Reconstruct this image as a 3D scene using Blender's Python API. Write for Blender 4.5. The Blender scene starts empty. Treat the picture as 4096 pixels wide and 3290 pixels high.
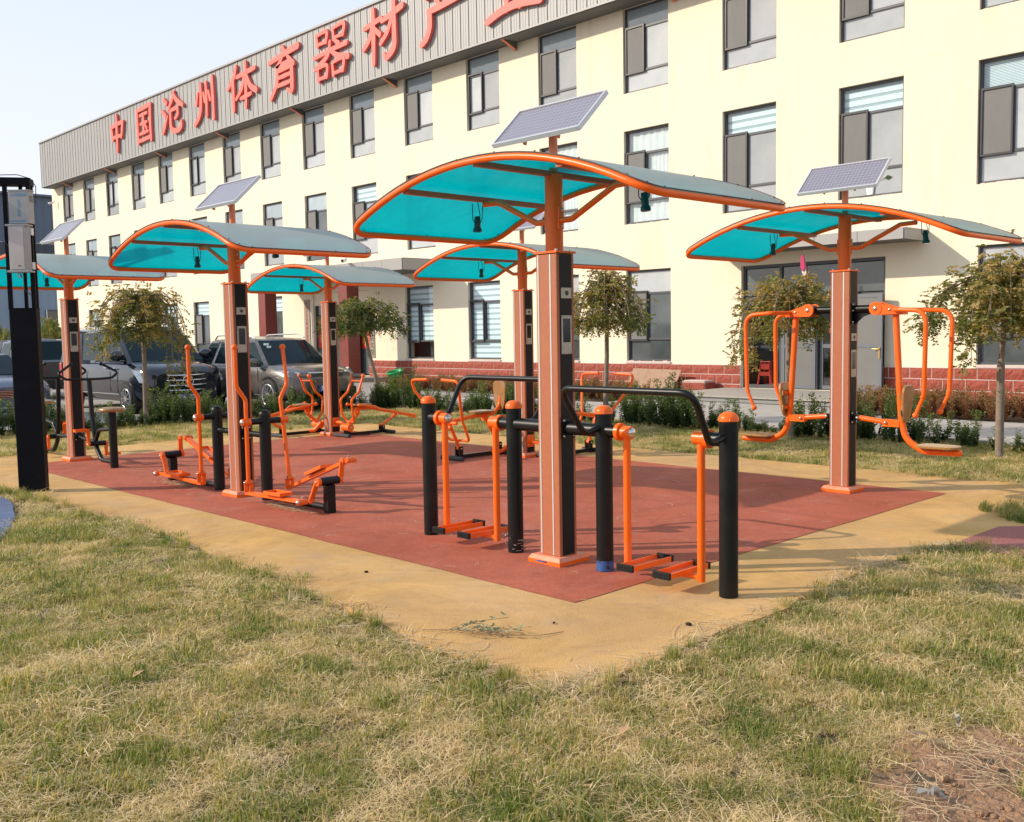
import bpy, math, random
import numpy as np
from math import sin, cos, pi, radians, sqrt, atan2
from mathutils import Vector, Matrix
random.seed(7)
rng = np.random.default_rng(7)
SC = bpy.context.scene
COL = SC.collection

# ------------------------------------------------------------------ camera, sky, sun, exposure
CAM = (4.8884, -5.1392, 1.6436)
YAW, PITCH, ROLL = 0.8052, 0.0781, -0.0170
cam_data = bpy.data.cameras.new('camera')
cam_data.sensor_width = 36.0
cam_data.sensor_fit = 'HORIZONTAL'
cam_data.lens = 3995.66 / 4096 * 36.0
cam_data.clip_start = 0.05
cam_data.clip_end = 3000
cam = bpy.data.objects.new('camera', cam_data)
COL.objects.link(cam)
_Z = Matrix(((cos(YAW), -sin(YAW), 0), (sin(YAW), cos(YAW), 0), (0, 0, 1)))
_r = Vector((1, 0, 0)); _u = Vector((0, sin(PITCH), cos(PITCH))); _f = Vector((0, cos(PITCH), -sin(PITCH)))
_R = _Z @ (cos(ROLL) * _r + sin(ROLL) * _u); _U = _Z @ (-sin(ROLL) * _r + cos(ROLL) * _u); _F = _Z @ _f
_M = Matrix((_R, _U, -_F)).transposed().to_4x4(); _M.translation = Vector(CAM)
cam.matrix_world = _M
SC.camera = cam

SUN_AZ = radians(49.0)      # direction in which shadows fall, measured from +X
SUN_EL = radians(28.0)
world = bpy.data.worlds.new('World'); SC.world = world; world.use_nodes = True
wn = world.node_tree.nodes; wl = world.node_tree.links
sky = wn.new('ShaderNodeTexSky'); sky.sky_type = 'NISHITA'; sky.sun_disc = False
sky.sun_elevation = SUN_EL
_sd = Vector((-cos(SUN_AZ) * cos(SUN_EL), -sin(SUN_AZ) * cos(SUN_EL), sin(SUN_EL)))
sky.sun_rotation = atan2(_sd.x, _sd.y)
sky.air_density = 1.0; sky.dust_density = 5.0; sky.ozone_density = 1.5
wn['Background'].inputs['Strength'].default_value = 0.15
# thin bright haze over the whole sky, slightly warmer towards the horizon
_tc = wn.new('ShaderNodeTexCoord'); _sx = wn.new('ShaderNodeSeparateXYZ'); wl.new(_tc.outputs['Generated'], _sx.inputs[0])
_hr = wn.new('ShaderNodeValToRGB'); wl.new(_sx.outputs['Z'], _hr.inputs[0])
_hr.color_ramp.elements[0].position = 0.0; _hr.color_ramp.elements[0].color = (1.0, 1.0, 1.0, 1)
_hr.color_ramp.elements[1].position = 0.6; _hr.color_ramp.elements[1].color = (0.55, 0.67, 0.84, 1)
_hm = wn.new('ShaderNodeMix'); _hm.data_type = 'RGBA'; _hm.blend_type = 'MULTIPLY'; _hm.inputs[0].default_value = 1.0
wl.new(_hr.outputs[0], _hm.inputs[6]); _hm.inputs[7].default_value = (5.75, 5.85, 6.1, 1)
_mx = wn.new('ShaderNodeMix'); _mx.data_type = 'RGBA'; _mx.inputs[0].default_value = 0.90
wl.new(sky.outputs[0], _mx.inputs[6]); wl.new(_hm.outputs[2], _mx.inputs[7]); wl.new(_mx.outputs[2], wn['Background'].inputs['Color'])
sun_data = bpy.data.lights.new('sun', 'SUN'); sun_data.energy = 3.6; sun_data.angle = radians(0.6)
sun_data.color = (1.0, 0.87, 0.70)
sun = bpy.data.objects.new('sun', sun_data); COL.objects.link(sun)
sun.rotation_euler = (-_sd).to_track_quat('-Z', 'Y').to_euler(); sun.location = (-20, -20, 30)
SC.view_settings.view_transform = 'Standard'; SC.view_settings.look = 'None'
SC.view_settings.exposure = 0.36; SC.view_settings.gamma = 1.0
try: SC.view_settings.use_curve_mapping = False
except Exception: pass
SC.cycles.max_bounces = 8; SC.cycles.transparent_max_bounces = 16

# ------------------------------------------------------------------ materials
def _nt(name):
    m = bpy.data.materials.new(name); m.use_nodes = True
    return m, m.node_tree.nodes, m.node_tree.links, m.node_tree.nodes['Principled BSDF']
def _mixc(n, l, fac, a, b, blend='MIX'):
    x = n.new('ShaderNodeMix'); x.data_type = 'RGBA'; x.blend_type = blend
    for sock, v in ((x.inputs[0], fac), (x.inputs[6], a), (x.inputs[7], b)):
        if isinstance(v, bpy.types.NodeSocket): l.new(v, sock)
        elif isinstance(v, (int, float)): sock.default_value = v
        else: sock.default_value = (*v[:3], 1)
    return x.outputs[2]
def _noise(n, l, scale, coord='Object', detail=4, rough=0.6, dist=0.0, sc=None):
    t = n.new('ShaderNodeTexCoord'); x = n.new('ShaderNodeTexNoise')
    x.inputs['Scale'].default_value = scale; x.inputs['Detail'].default_value = detail
    x.inputs['Roughness'].default_value = rough; x.inputs['Distortion'].default_value = dist
    src = t.outputs[coord]
    if coord == 'World':
        pass
    if sc:
        mp = n.new('ShaderNodeMapping'); mp.inputs['Scale'].default_value = sc; l.new(src, mp.inputs[0]); src = mp.outputs[0]
    l.new(src, x.inputs['Vector'])
    return x.outputs['Fac']
def _ramp(n, l, f, a, b, ca=(0, 0, 0), cb=(1, 1, 1)):
    r = n.new('ShaderNodeValToRGB'); r.color_ramp.elements[0].position = a; r.color_ramp.elements[1].position = b
    r.color_ramp.elements[0].color = (*ca, 1); r.color_ramp.elements[1].color = (*cb, 1); l.new(f, r.inputs[0])
    return r.outputs[0]
def _bump(n, l, p, h, strength, dist=0.01):
    b = n.new('ShaderNodeBump'); b.inputs['Strength'].default_value = strength; b.inputs['Distance'].default_value = dist
    l.new(h, b.inputs['Height']); l.new(b.outputs[0], p.inputs['Normal'])
def mat(name, c, rough=0.5, metal=0.0, vary=0.12, vscale=6, dirt=None, dscale=3, dlim=(0.5, 0.75), bump=0, bscale=80, spec=0.5, coat=0, bdist=0.003, detail=4):
    m, n, l, p = _nt(name)
    col = tuple(c)
    f = _noise(n, l, vscale, detail=detail)
    out = _mixc(n, l, f, tuple(x * (1 - vary) for x in col), tuple(min(1, x * (1 + vary)) for x in col))
    if dirt:
        g = _noise(n, l, dscale, detail=6, rough=0.7)
        out = _mixc(n, l, _ramp(n, l, g, dlim[0], dlim[1]), out, dirt)
    l.new(out, p.inputs['Base Color'])
    p.inputs['Roughness'].default_value = rough; p.inputs['Metallic'].default_value = metal
    p.inputs['Specular IOR Level'].default_value = spec; p.inputs['Coat Weight'].default_value = coat
    if bump: _bump(n, l, p, _noise(n, l, bscale, detail=3), bump, bdist)
    return m

M = {}
M['orange'] = mat('orange_powder_coat', (0.92, 0.135, 0.008), 0.34, vary=0.06, dirt=(0.80, 0.20, 0.07), dscale=2.2, dlim=(0.5, 0.9), bump=0.05, bscale=140, spec=.34)
M['orange_dusty'] = mat('dusty_orange_paint', (0.80, 0.17, 0.055), 0.5, vary=0.1, dirt=(0.62, 0.30, 0.20), dscale=5, dlim=(0.35, 0.8))
M['black'] = mat('black_powder_coat', (0.006, 0.007, 0.008), 0.36, vary=0.3, dirt=(0.020, 0.020, 0.019), dscale=3, dlim=(0.5, 0.9), bump=0.05, bscale=160, spec=.28)
M['brown'] = mat('brown_composite_panel', (0.38, 0.115, 0.048), 0.55, vary=0.14, vscale=30, dirt=(0.38, 0.145, 0.075), dscale=1.5, bump=0.1, bscale=250)
M['cabinet'] = mat('matt_black_cabinet', (0.006, 0.006, 0.008), 0.6, vary=0.2, dirt=(0.012, 0.012, 0.014), dscale=2, spec=.12)
M['gasket'] = mat('grey_gasket', (0.10, 0.075, 0.06), 0.7, vary=0.3)
M['panel_black'] = mat('black_panel', (0.008, 0.008, 0.009), 0.5, vary=0.2, dirt=(0.018, 0.015, 0.014), dscale=2, dlim=(.45, .8), spec=.25)
M['silver'] = mat('brushed_silver_strip', (0.60, 0.60, 0.62), 0.4, 0.35, vary=0.08, vscale=20)
M['steel'] = mat('stainless_steel', (0.62, 0.59, 0.54), 0.26, 0.95, vary=0.12, vscale=25)
M['steel_plate'] = mat('weathered_steel_plate', (0.42, 0.38, 0.33), 0.42, 0.6, vary=0.2, vscale=30, dirt=(0.30, 0.24, 0.17), dscale=20, dlim=(.5, .8))
M['screen'] = mat('dark_screen', (0.008, 0.008, 0.009), 0.12, vary=0.1)
M['rubber'] = mat('black_rubber', (0.018, 0.018, 0.018), 0.8, vary=0.2, spec=.3)
M['wood'] = None
M['lamp'] = mat('dark_green_lamp_housing', (0.010, 0.040, 0.036), 0.4, vary=0.2)
M['whitebox'] = mat('white_painted_steel', (0.36, 0.36, 0.35), 0.5, vary=0.06, dirt=(0.27, 0.26, 0.24), dscale=4, dlim=(.5, .85))
M['bluetape'] = mat('blue_tape', (0.03, 0.10, 0.30), 0.5, vary=0.3, vscale=40, dirt=(0.02, 0.02, 0.03), dscale=25, dlim=(.5, .6))
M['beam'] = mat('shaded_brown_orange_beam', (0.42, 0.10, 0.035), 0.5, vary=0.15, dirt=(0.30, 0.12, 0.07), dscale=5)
M['frame'] = mat('grey_window_frame', (0.065, 0.068, 0.077), 0.45, vary=0.1, vscale=3)
M['soffit'] = mat('dark_soffit', (0.13, 0.13, 0.13), 0.7)
M['redletter'] = mat('red_channel_letter', (0.78, 0.135, 0.105), 0.55, vary=0.04, vscale=1)
M['fascia'] = mat('grey_corrugated_sheet', (0.37, 0.365, 0.355), 0.5, vary=0.05, vscale=1.2, dirt=(0.42, 0.39, 0.34), dscale=1.5, dlim=(.55, .9))
M['concrete'] = mat('pale_concrete', (0.40, 0.375, 0.35), 0.85, vary=0.12, vscale=2.5, dirt=(0.29, 0.27, 0.24), dscale=1.3, dlim=(.45, .8), bump=0.3, bscale=60)
M['stone'] = mat('granite_step', (0.36, 0.33, 0.29), 0.7, vary=0.25, vscale=70, detail=2)
M['sideGrey'] = mat('speckled_granite_riser', (0.27, 0.27, 0.265), 0.7, vary=0.45, vscale=90, detail=2)
M['brick'] = mat('red_split_face_block', (0.31, 0.060, 0.034), 0.7, vary=0.22, vscale=5, dirt=(0.38, 0.12, 0.085), dscale=9, dlim=(.55, .8), bump=0.9, bscale=18, bdist=0.03)
M['mortar'] = mat('pale_mortar', (0.62, 0.50, 0.46), 0.9, vary=0.12)
M['alu'] = mat('grey_aluminium_panel', (0.33, 0.32, 0.31), 0.45, vary=0.05, vscale=1.5)
M['redtile'] = mat('dark_red_column_panel', (0.21, 0.045, 0.035), 0.3, vary=0.08, vscale=3)
M['bark'] = mat('grey_brown_bark', (0.20, 0.155, 0.115), 0.9, vary=0.35, vscale=22, bump=0.6, bscale=40, dirt=(0.30, 0.25, 0.20), dscale=10)
M['tyre'] = mat('tyre', (0.02, 0.02, 0.021), 0.85, vary=0.2, dirt=(0.07, 0.06, 0.05), dscale=8, dlim=(.45, .8))
M['alloy'] = mat('alloy_rim', (0.55, 0.55, 0.56), 0.3, 0.8, vary=0.1)
M['carglass'] = mat('dark_car_glass', (0.006, 0.020, 0.025), 0.04, vary=0.3, vscale=2, spec=0.16)
M['chrome'] = mat('chrome_trim', (0.75, 0.76, 0.78), 0.12, 1.0, vary=0.02)
M['trim'] = mat('black_car_trim', (0.012, 0.012, 0.013), 0.35)
M['headlamp'] = mat('headlamp_lens', (0.42, 0.46, 0.50), 0.08, 0.3, vary=0.6, vscale=14, coat=1.0)
M['taillamp'] = mat('red_tail_lamp', (0.55, 0.012, 0.01), 0.15, vary=0.25, vscale=15, coat=1.0)
M['van'] = mat('black_blue_car_paint', (0.006, 0.009, 0.016), 0.10, 0.0, vary=0.15, dirt=(0.018, 0.020, 0.026), dscale=2, dlim=(.5, .9), spec=.6, coat=.5)
M['suv'] = mat('grey_brown_car_paint', (0.115, 0.104, 0.097), 0.25, 0.4, vary=0.1, coat=0.5, dirt=(0.25, 0.225, 0.195), dscale=2, dlim=(.45, .8))
M['sedan'] = mat('dusty_blue_car_paint', (0.055, 0.085, 0.145), 0.35, 0.5, vary=0.12, coat=0.5, dirt=(0.20, 0.21, 0.23), dscale=2, dlim=(.4, .8))
M['suvback'] = mat('silver_grey_car_paint', (0.09, 0.09, 0.095), 0.3, 0.5, vary=0.1, coat=0.7)
M['plateblue'] = mat('blue_number_plate', (0.012, 0.07, 0.36), 0.35, vary=0.05)
M['white'] = mat('white_paint', (0.78, 0.78, 0.76), 0.5, vary=0.03)
M['blind'] = mat('pale_blue_white_blind', (0.78, 0.90, 0.93), 0.8, vary=0.05)
M['blindgap'] = mat('sheer_blind_band', (0.40, 0.50, 0.53), 0.8, vary=0.05)
M['curtain'] = mat('white_sheer_curtain', (0.75, 0.78, 0.77), 0.9, vary=0.12, vscale=8)
M['redpaper'] = mat('red_paper', (0.60, 0.035, 0.018), 0.6, vary=0.1)
M['gold'] = mat('gold_print', (0.70, 0.42, 0.08), 0.4, 0.3, vary=0.25, vscale=30)
M['plaque'] = mat('weathered_wooden_plaque', (0.33, 0.27, 0.22), 0.6, vary=0.2, vscale=12)
M['ink'] = mat('black_lettering', (0.03, 0.03, 0.03), 0.6)
M['redink'] = mat('red_lettering', (0.42, 0.04, 0.03), 0.6)
M['blueink'] = mat('faded_blue_lettering', (0.10, 0.32, 0.52), 0.6)
M['darkroom'] = mat('dark_interior', (0.035, 0.035, 0.035), 0.9, vary=0.3, vscale=1.5)
M['sash'] = mat('dark_sash_frame', (0.030, 0.031, 0.036), 0.4, vary=0.1)
M['doorgrey'] = mat('grey_painted_door', (0.14, 0.152, 0.172), 0.4, vary=0.06)
M['doorpanel'] = mat('dark_grey_door_infill', (0.15, 0.148, 0.145), 0.55, vary=0.12, vscale=3)
M['brass'] = mat('brass_handle', (0.62, 0.42, 0.16), 0.3, 0.8)
M['ply'] = mat('old_plywood_board', (0.37, 0.235, 0.16), 0.85, vary=0.15, vscale=5, dirt=(0.25, 0.15, 0.09), dscale=3, dlim=(.5, .7), bump=0.2, bscale=30)
M['greenplastic'] = mat('green_plastic', (0.01, 0.33, 0.09), 0.4, vary=0.1)
M['redplastic'] = mat('red_plastic', (0.55, 0.03, 0.015), 0.4, vary=0.1)
M['pink'] = mat('pink_cloth', (0.50, 0.04, 0.13), 0.85, vary=0.3, vscale=25)
M['rubgrey'] = mat('dusty_rubber', (0.05, 0.05, 0.052), 0.7, vary=0.3, spec=.3)
M['film'] = mat('dirty_plastic_film', (0.22, 0.21, 0.20), 0.35, vary=0.3, vscale=30)
M['cloth'] = mat('off_white_cloth', (0.55, 0.48, 0.45), 0.9, vary=0.15)
M['conduit'] = mat('grey_cable', (0.05, 0.055, 0.05), 0.5)
M['corr_dark'] = mat('blue_grey_cladding', (0.10, 0.135, 0.19), 0.5, vary=0.08, vscale=.4)
M['corr_light'] = mat('pale_blue_cladding', (0.24, 0.32, 0.42), 0.5, vary=0.06, vscale=.4)
M['corr_black'] = mat('dark_cladding_band', (0.045, 0.055, 0.08), 0.4, vary=0.1, vscale=.4)
M['soil'] = None

def _wood():
    m, n, l, p = _nt('varnished_wood')
    t = n.new('ShaderNodeTexCoord'); mp = n.new('ShaderNodeMapping'); mp.inputs['Scale'].default_value = (4, 40, 6)
    l.new(t.outputs['Object'], mp.inputs[0])
    x = n.new('ShaderNodeTexNoise'); x.inputs['Scale'].default_value = 2.2; x.inputs['Detail'].default_value = 5; x.inputs['Distortion'].default_value = 1.0
    l.new(mp.outputs[0], x.inputs['Vector'])
    c = _mixc(n, l, _ramp(n, l, x.outputs['Fac'], 0.3, 0.7), (0.24, 0.105, 0.026), (0.42, 0.225, 0.075))
    g = _noise(n, l, 6, detail=5)
    c = _mixc(n, l, _ramp(n, l, g, .55, .8), c, (0.42, 0.33, 0.22))
    l.new(c, p.inputs['Base Color']); p.inputs['Roughness'].default_value = 0.32; p.inputs['Coat Weight'].default_value = 0.5
    p.inputs['Coat Roughness'].default_value = 0.15
    return m
M['wood'] = _wood()

def _wall():
    m, n, l, p = _nt('cream_render')
    f = _noise(n, l, 0.35, detail=5)
    c = _mixc(n, l, f, (0.80, 0.70, 0.525), (0.83, 0.74, 0.58))
    g = _noise(n, l, 1.3, detail=6, rough=.75, sc=(1, 1, .25))
    c = _mixc(n, l, _ramp(n, l, g, .62, .95), c, (0.66, 0.55, 0.36))
    stq = _noise(n, l, 2.2, detail=5, rough=.7, sc=(1, 1, .06)); blot = _noise(n, l, .45, detail=4)
    sm_ = n.new('ShaderNodeMath'); sm_.operation = 'MULTIPLY'; l.new(_ramp(n, l, stq, .50, .80), sm_.inputs[0]); l.new(_ramp(n, l, blot, .42, .62), sm_.inputs[1])
    c = _mixc(n, l, sm_.outputs[0], c, (0.69, 0.58, 0.38))
    # hairline cracks: thin veins of a distorted voronoi
    t = n.new('ShaderNodeTexCoord'); v = n.new('ShaderNodeTexVoronoi'); v.feature = 'DISTANCE_TO_EDGE'; v.inputs['Scale'].default_value = 0.30
    nz = n.new('ShaderNodeTexNoise'); nz.inputs['Scale'].default_value = 1.5; nz.inputs['Detail'].default_value = 6
    l.new(t.outputs['Object'], nz.inputs['Vector'])
    ad = n.new('ShaderNodeVectorMath'); ad.operation = 'MULTIPLY_ADD'
    l.new(nz.outputs['Color'], ad.inputs[0]); ad.inputs[1].default_value = (1.4, 1.4, 1.4); l.new(t.outputs['Object'], ad.inputs[2])
    l.new(ad.outputs[0], v.inputs['Vector'])
    cr = _ramp(n, l, v.outputs['Distance'], 0.0, 0.006, (1, 1, 1), (0, 0, 0))
    mk = _ramp(n, l, _noise(n, l, .2, detail=2), .5, .6)
    mm = n.new('ShaderNodeMath'); mm.operation = 'MULTIPLY'; l.new(cr, mm.inputs[0]); l.new(mk, mm.inputs[1])
    m2 = n.new('ShaderNodeMath'); m2.operation = 'MULTIPLY'; m2.inputs[1].default_value = .22; l.new(mm.outputs[0], m2.inputs[0])
    c = _mixc(n, l, m2.outputs[0], c, (0.45, 0.33, 0.17))
    l.new(c, p.inputs['Base Color']); p.inputs['Roughness'].default_value = 0.85
    _bump(n, l, p, _noise(n, l, 25, detail=5), 0.15, 0.01)
    return m
M['wall'] = _wall()

def _epdm(name, c1, c2, c3, edge=None):
    m, n, l, p = _nt(name)
    big = _noise(n, l, 0.55, detail=5, rough=.6)
    fine = _noise(n, l, 170, detail=2)
    c = _mixc(n, l, _ramp(n, l, big, .35, .7), c1, c2)
    st = _noise(n, l, 2.3, detail=6, rough=.7, dist=.4)
    c = _mixc(n, l, _ramp(n, l, st, .55, .8), c, c3)
    c = _mixc(n, l, _ramp(n, l, fine, .3, .7), c, tuple(x * .62 for x in c1), 'MIX') if False else c
    d2 = _noise(n, l, 0.9, detail=8, rough=.75, dist=1.2)
    c = _mixc(n, l, 1.0, c, _ramp(n, l, d2, .38, .64, (.80, .78, .77), (1.08, 1.08, 1.08)), 'MULTIPLY')
    d3 = _noise(n, l, 7, detail=6, rough=.8)
    c = _mixc(n, l, 1.0, c, _ramp(n, l, d3, .56, .74, (1, 1, 1), (.76, .74, .73)), 'MULTIPLY')
    g = _ramp(n, l, fine, .32, .68, (.62, .62, .62), (1.30, 1.30, 1.30))
    c = _mixc(n, l, 1.0, c, g, 'MULTIPLY')
    v = n.new('ShaderNodeTexVoronoi'); v.inputs['Scale'].default_value = 260
    t = n.new('ShaderNodeTexCoord'); l.new(t.outputs['Object'], v.inputs['Vector'])
    l.new(c, p.inputs['Base Color']); p.inputs['Roughness'].default_value = 0.85
    p.inputs['Specular IOR Level'].default_value = 0.3
    _bump(n, l, p, v.outputs['Distance'], 0.5, 0.004)
    return m
M['epdm_red'] = _epdm('red_rubber_granules', (0.44, 0.108, 0.058), (0.50, 0.145, 0.09), (0.47, 0.20, 0.14))
M['epdm_yellow'] = _epdm('ochre_rubber_granules', (0.66, 0.385, 0.125), (0.62, 0.39, 0.19), (0.52, 0.36, 0.22))
M['epdm_blue'] = _epdm('blue_rubber_granules', (0.10, 0.145, 0.26), (0.13, 0.17, 0.29), (0.18, 0.21, 0.30))
M['epdm_pink'] = _epdm('faded_maroon_rubber_granules', (0.36, 0.13, 0.12), (0.40, 0.17, 0.15), (0.42, 0.22, 0.19))

def _sheet_top():
    m, n, l, p = _nt('dusty_polycarbonate_top')
    o = n['Material Output']
    p.inputs['Base Color'].default_value = (0.36, 0.39, 0.37, 1); p.inputs['Roughness'].default_value = 0.38; p.inputs['Specular IOR Level'].default_value = .6
    f = _noise(n, l, 2.0, detail=5)
    l.new(_mixc(n, l, _ramp(n, l, f, .35, .75), (0.50, 0.495, 0.475), (0.52, 0.49, 0.44)), p.inputs['Base Color'])
    tr = n.new('ShaderNodeBsdfTransparent'); tr.inputs[0].default_value = (0.9, 0.97, 1, 1)
    mx = n.new('ShaderNodeMixShader'); mx.inputs[0].default_value = 0.40
    tl = n.new('ShaderNodeBsdfTranslucent'); tl.inputs[0].default_value = (.95, .97, .97, 1); m3 = n.new('ShaderNodeMixShader'); m3.inputs[0].default_value = .62
    l.new(tr.outputs[0], m3.inputs[1]); l.new(tl.outputs[0], m3.inputs[2])
    l.new(p.outputs[0], mx.inputs[1]); l.new(m3.outputs[0], mx.inputs[2]); l.new(mx.outputs[0], o.inputs['Surface'])
    return m
def _sheet_bot():
    m, n, l, p = _nt('teal_polycarbonate')
    o = n['Material Output']
    tr = n.new('ShaderNodeBsdfTransparent'); tr.inputs[0].default_value = (0.0, 0.78, 0.90, 1)
    tl = n.new('ShaderNodeBsdfTranslucent'); tl.inputs[0].default_value = (0.0, 0.80, 0.91, 1)
    mx = n.new('ShaderNodeMixShader'); mx.inputs[0].default_value = 0.45
    l.new(tl.outputs[0], mx.inputs[1]); l.new(tr.outputs[0], mx.inputs[2])
    dn = _noise(n, l, 3.0, detail=6, rough=.75, dist=.8)
    l.new(_mixc(n, l, _ramp(n, l, dn, .4, .75), (0.0, 0.86, 0.98), (0.0, 0.60, 0.70)), tl.inputs[0])
    p.inputs['Base Color'].default_value = (0.0, 0.42, 0.46, 1); p.inputs['Roughness'].default_value = 0.18
    m2 = n.new('ShaderNodeMixShader'); m2.inputs[0].default_value = 0.16
    l.new(mx.outputs[0], m2.inputs[1]); l.new(p.outputs[0], m2.inputs[2]); l.new(m2.outputs[0], o.inputs['Surface'])
    return m
M['sheet_top'] = _sheet_top(); M['sheet_bot'] = _sheet_bot()

def _pane(name, c, c2, rough=.06):
    m, n, l, p = _nt(name)
    f = _noise(n, l, 0.9, detail=4)
    oi = n.new('ShaderNodeObjectInfo'); mr_ = n.new('ShaderNodeMapRange'); mr_.inputs[3].default_value = .72; mr_.inputs[4].default_value = 1.12; l.new(oi.outputs['Random'], mr_.inputs[0])  # random brightness per pane paints varied reflections into the colour
    vm = n.new('ShaderNodeVectorMath'); vm.operation = 'SCALE'; l.new(_mixc(n, l, _ramp(n, l, f, .35, .7), c, c2), vm.inputs[0]); l.new(mr_.outputs[0], vm.inputs['Scale']); l.new(vm.outputs[0], p.inputs['Base Color'])
    p.inputs['Roughness'].default_value = rough; p.inputs['Specular IOR Level'].default_value = .9
    return m
M['pane'] = _pane('dusty_sky_toned_glass', (0.40, 0.43, 0.45), (0.52, 0.545, 0.555))  # pale tone: dust plus bright sky reflection painted into the base colour
M['pane_top'] = _pane('transom_window_glass', (0.34, 0.43, 0.48), (0.50, 0.57, 0.60))
M['pane_dark'] = _pane('dark_window_glass', (0.07, 0.085, 0.09), (0.13, 0.15, 0.155))
M['pane_clear'] = None
def _clear():
    m, n, l, p = _nt('clear_glass'); o = n['Material Output']
    tr = n.new('ShaderNodeBsdfTransparent'); tr.inputs[0].default_value = (.90, .96, .98, 1)
    gl = n.new('ShaderNodeBsdfGlossy'); gl.inputs['Roughness'].default_value = .03
    lw = n.new('ShaderNodeLayerWeight'); lw.inputs[0].default_value = .5
    pw0 = n.new('ShaderNodeMath'); pw0.operation = 'POWER'; l.new(lw.outputs['Facing'], pw0.inputs[0]); pw0.inputs[1].default_value = 2.5
    pw1 = n.new('ShaderNodeMath'); pw1.operation = 'MULTIPLY_ADD'; l.new(pw0.outputs[0], pw1.inputs[0]); pw1.inputs[1].default_value = .8; pw1.inputs[2].default_value = .08
    mx = n.new('ShaderNodeMixShader'); l.new(pw1.outputs[0], mx.inputs[0]); l.new(tr.outputs[0], mx.inputs[1]); l.new(gl.outputs[0], mx.inputs[2])
    l.new(mx.outputs[0], o.inputs['Surface']); return m
M['pane_clear'] = _clear()
def _screen():
    m, n, l, p = _nt('insect_screen')
    f = _noise(n, l, 3, detail=4, sc=(1, 1, .3))
    l.new(_mixc(n, l, f, (0.13, 0.128, 0.128), (0.215, 0.208, 0.20)), p.inputs['Base Color']); p.inputs['Roughness'].default_value = .7
    return m
M['screenmesh'] = _screen()
def _solar():
    m, n, l, p = _nt('solar_cells')
    t = n.new('ShaderNodeTexCoord'); b = n.new('ShaderNodeTexBrick')
    b.offset = 0; b.inputs['Scale'].default_value = 1; b.inputs['Brick Width'].default_value = 0.0395; b.inputs['Row Height'].default_value = 0.041
    b.inputs['Mortar Size'].default_value = 0.0017; b.inputs['Mortar Smooth'].default_value = 0
    b.inputs['Color1'].default_value = (0.055, 0.065, 0.125, 1); b.inputs['Color2'].default_value = (0.075, 0.08, 0.145, 1); b.inputs['Mortar'].default_value = (0.42, 0.42, 0.46, 1)
    l.new(t.outputs['Object'], b.inputs['Vector'])
    g = _noise(n, l, 4, detail=4)
    l.new(_mixc(n, l, 0.36, b.outputs[0], (0.36, 0.32, 0.33)), p.inputs['Base Color'])
    p.inputs['Roughness'].default_value = 0.28; p.inputs['Coat Weight'].default_value = .3; p.inputs['Coat Roughness'].default_value = .35
    return m
M['solar'] = _solar()

def leafmat(name, cols, trans=0.35):
    m, n, l, p = _nt(name); o = n['Material Output']
    at = n.new('ShaderNodeAttribute'); at.attribute_name = 'tint'
    r = n.new('ShaderNodeValToRGB'); cr = r.color_ramp
    while len(cr.elements) < len(cols): cr.elements.new(0.5)
    for i, c in enumerate(cols):
        cr.elements[i].position = c[0]; cr.elements[i].color = (*c[1], 1)
    l.new(at.outputs['Fac'], r.inputs[0])
    l.new(r.outputs[0], p.inputs['Base Color']); p.inputs['Roughness'].default_value = .55
    tl = n.new('ShaderNodeBsdfTranslucent'); l.new(_mixc(n, l, 1.0, r.outputs[0], (1.5, 1.7, .7), 'MULTIPLY'), tl.inputs[0])
    mx = n.new('ShaderNodeMixShader'); mx.inputs[0].default_value = trans
    l.new(p.outputs[0], mx.inputs[1]); l.new(tl.outputs[0], mx.inputs[2]); l.new(mx.outputs[0], o.inputs['Surface'])
    return m, r, n, l
M['leaf'], *_ = leafmat('tree_leaves', [(0, (0.055, 0.085, 0.020)), (.35, (0.12, 0.145, 0.036)), (.65, (0.21, 0.19, 0.055)), (.85, (0.33, 0.235, 0.07)), (1, (0.42, 0.27, 0.10))])
M['hedgeleaf'], *_ = leafmat('hedge_leaves', [(0, (0.028, 0.055, 0.018)), (.5, (0.062, 0.10, 0.030)), (.8, (0.13, 0.165, 0.045)), (1, (0.32, 0.29, 0.07))])
M['redleaf'], *_ = leafmat('bronze_shrub_leaves', [(0, (0.10, 0.045, 0.025)), (.4, (0.22, 0.085, 0.045)), (.7, (0.30, 0.16, 0.07)), (.9, (0.20, 0.19, 0.055)), (1, (0.42, 0.31, 0.19))])
def _grass():
    m, r, n, l = leafmat('lawn_blades', [(0, (0.075, 0.12, 0.018)), (.28, (0.17, 0.215, 0.035)), (.45, (0.36, 0.31, 0.095)), (.72, (0.54, 0.38, 0.19)), (1, (0.74, 0.575, 0.36))], 0.3)
    # patches: shift towards green or straw with world position
    g = n.new('ShaderNodeNewGeometry'); nz = n.new('ShaderNodeTexNoise'); nz.inputs['Scale'].default_value = 1.6; nz.inputs['Detail'].default_value = 6; nz.inputs['Roughness'].default_value = .65
    l.new(g.outputs['Position'], nz.inputs['Vector'])
    at = [x for x in n if x.type == 'ATTRIBUTE'][0]
    mr = n.new('ShaderNodeMapRange'); mr.inputs[1].default_value = .32; mr.inputs[2].default_value = .68; mr.inputs[3].default_value = -.17; mr.inputs[4].default_value = .30
    l.new(nz.outputs['Fac'], mr.inputs[0])
    ad = n.new('ShaderNodeMath'); ad.operation = 'ADD'; ad.use_clamp = True
    l.new(at.outputs['Fac'], ad.inputs[0]); l.new(mr.outputs[0], ad.inputs[1]); l.new(ad.outputs[0], r.inputs[0])
    return m
M['grass'] = _grass()
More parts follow.
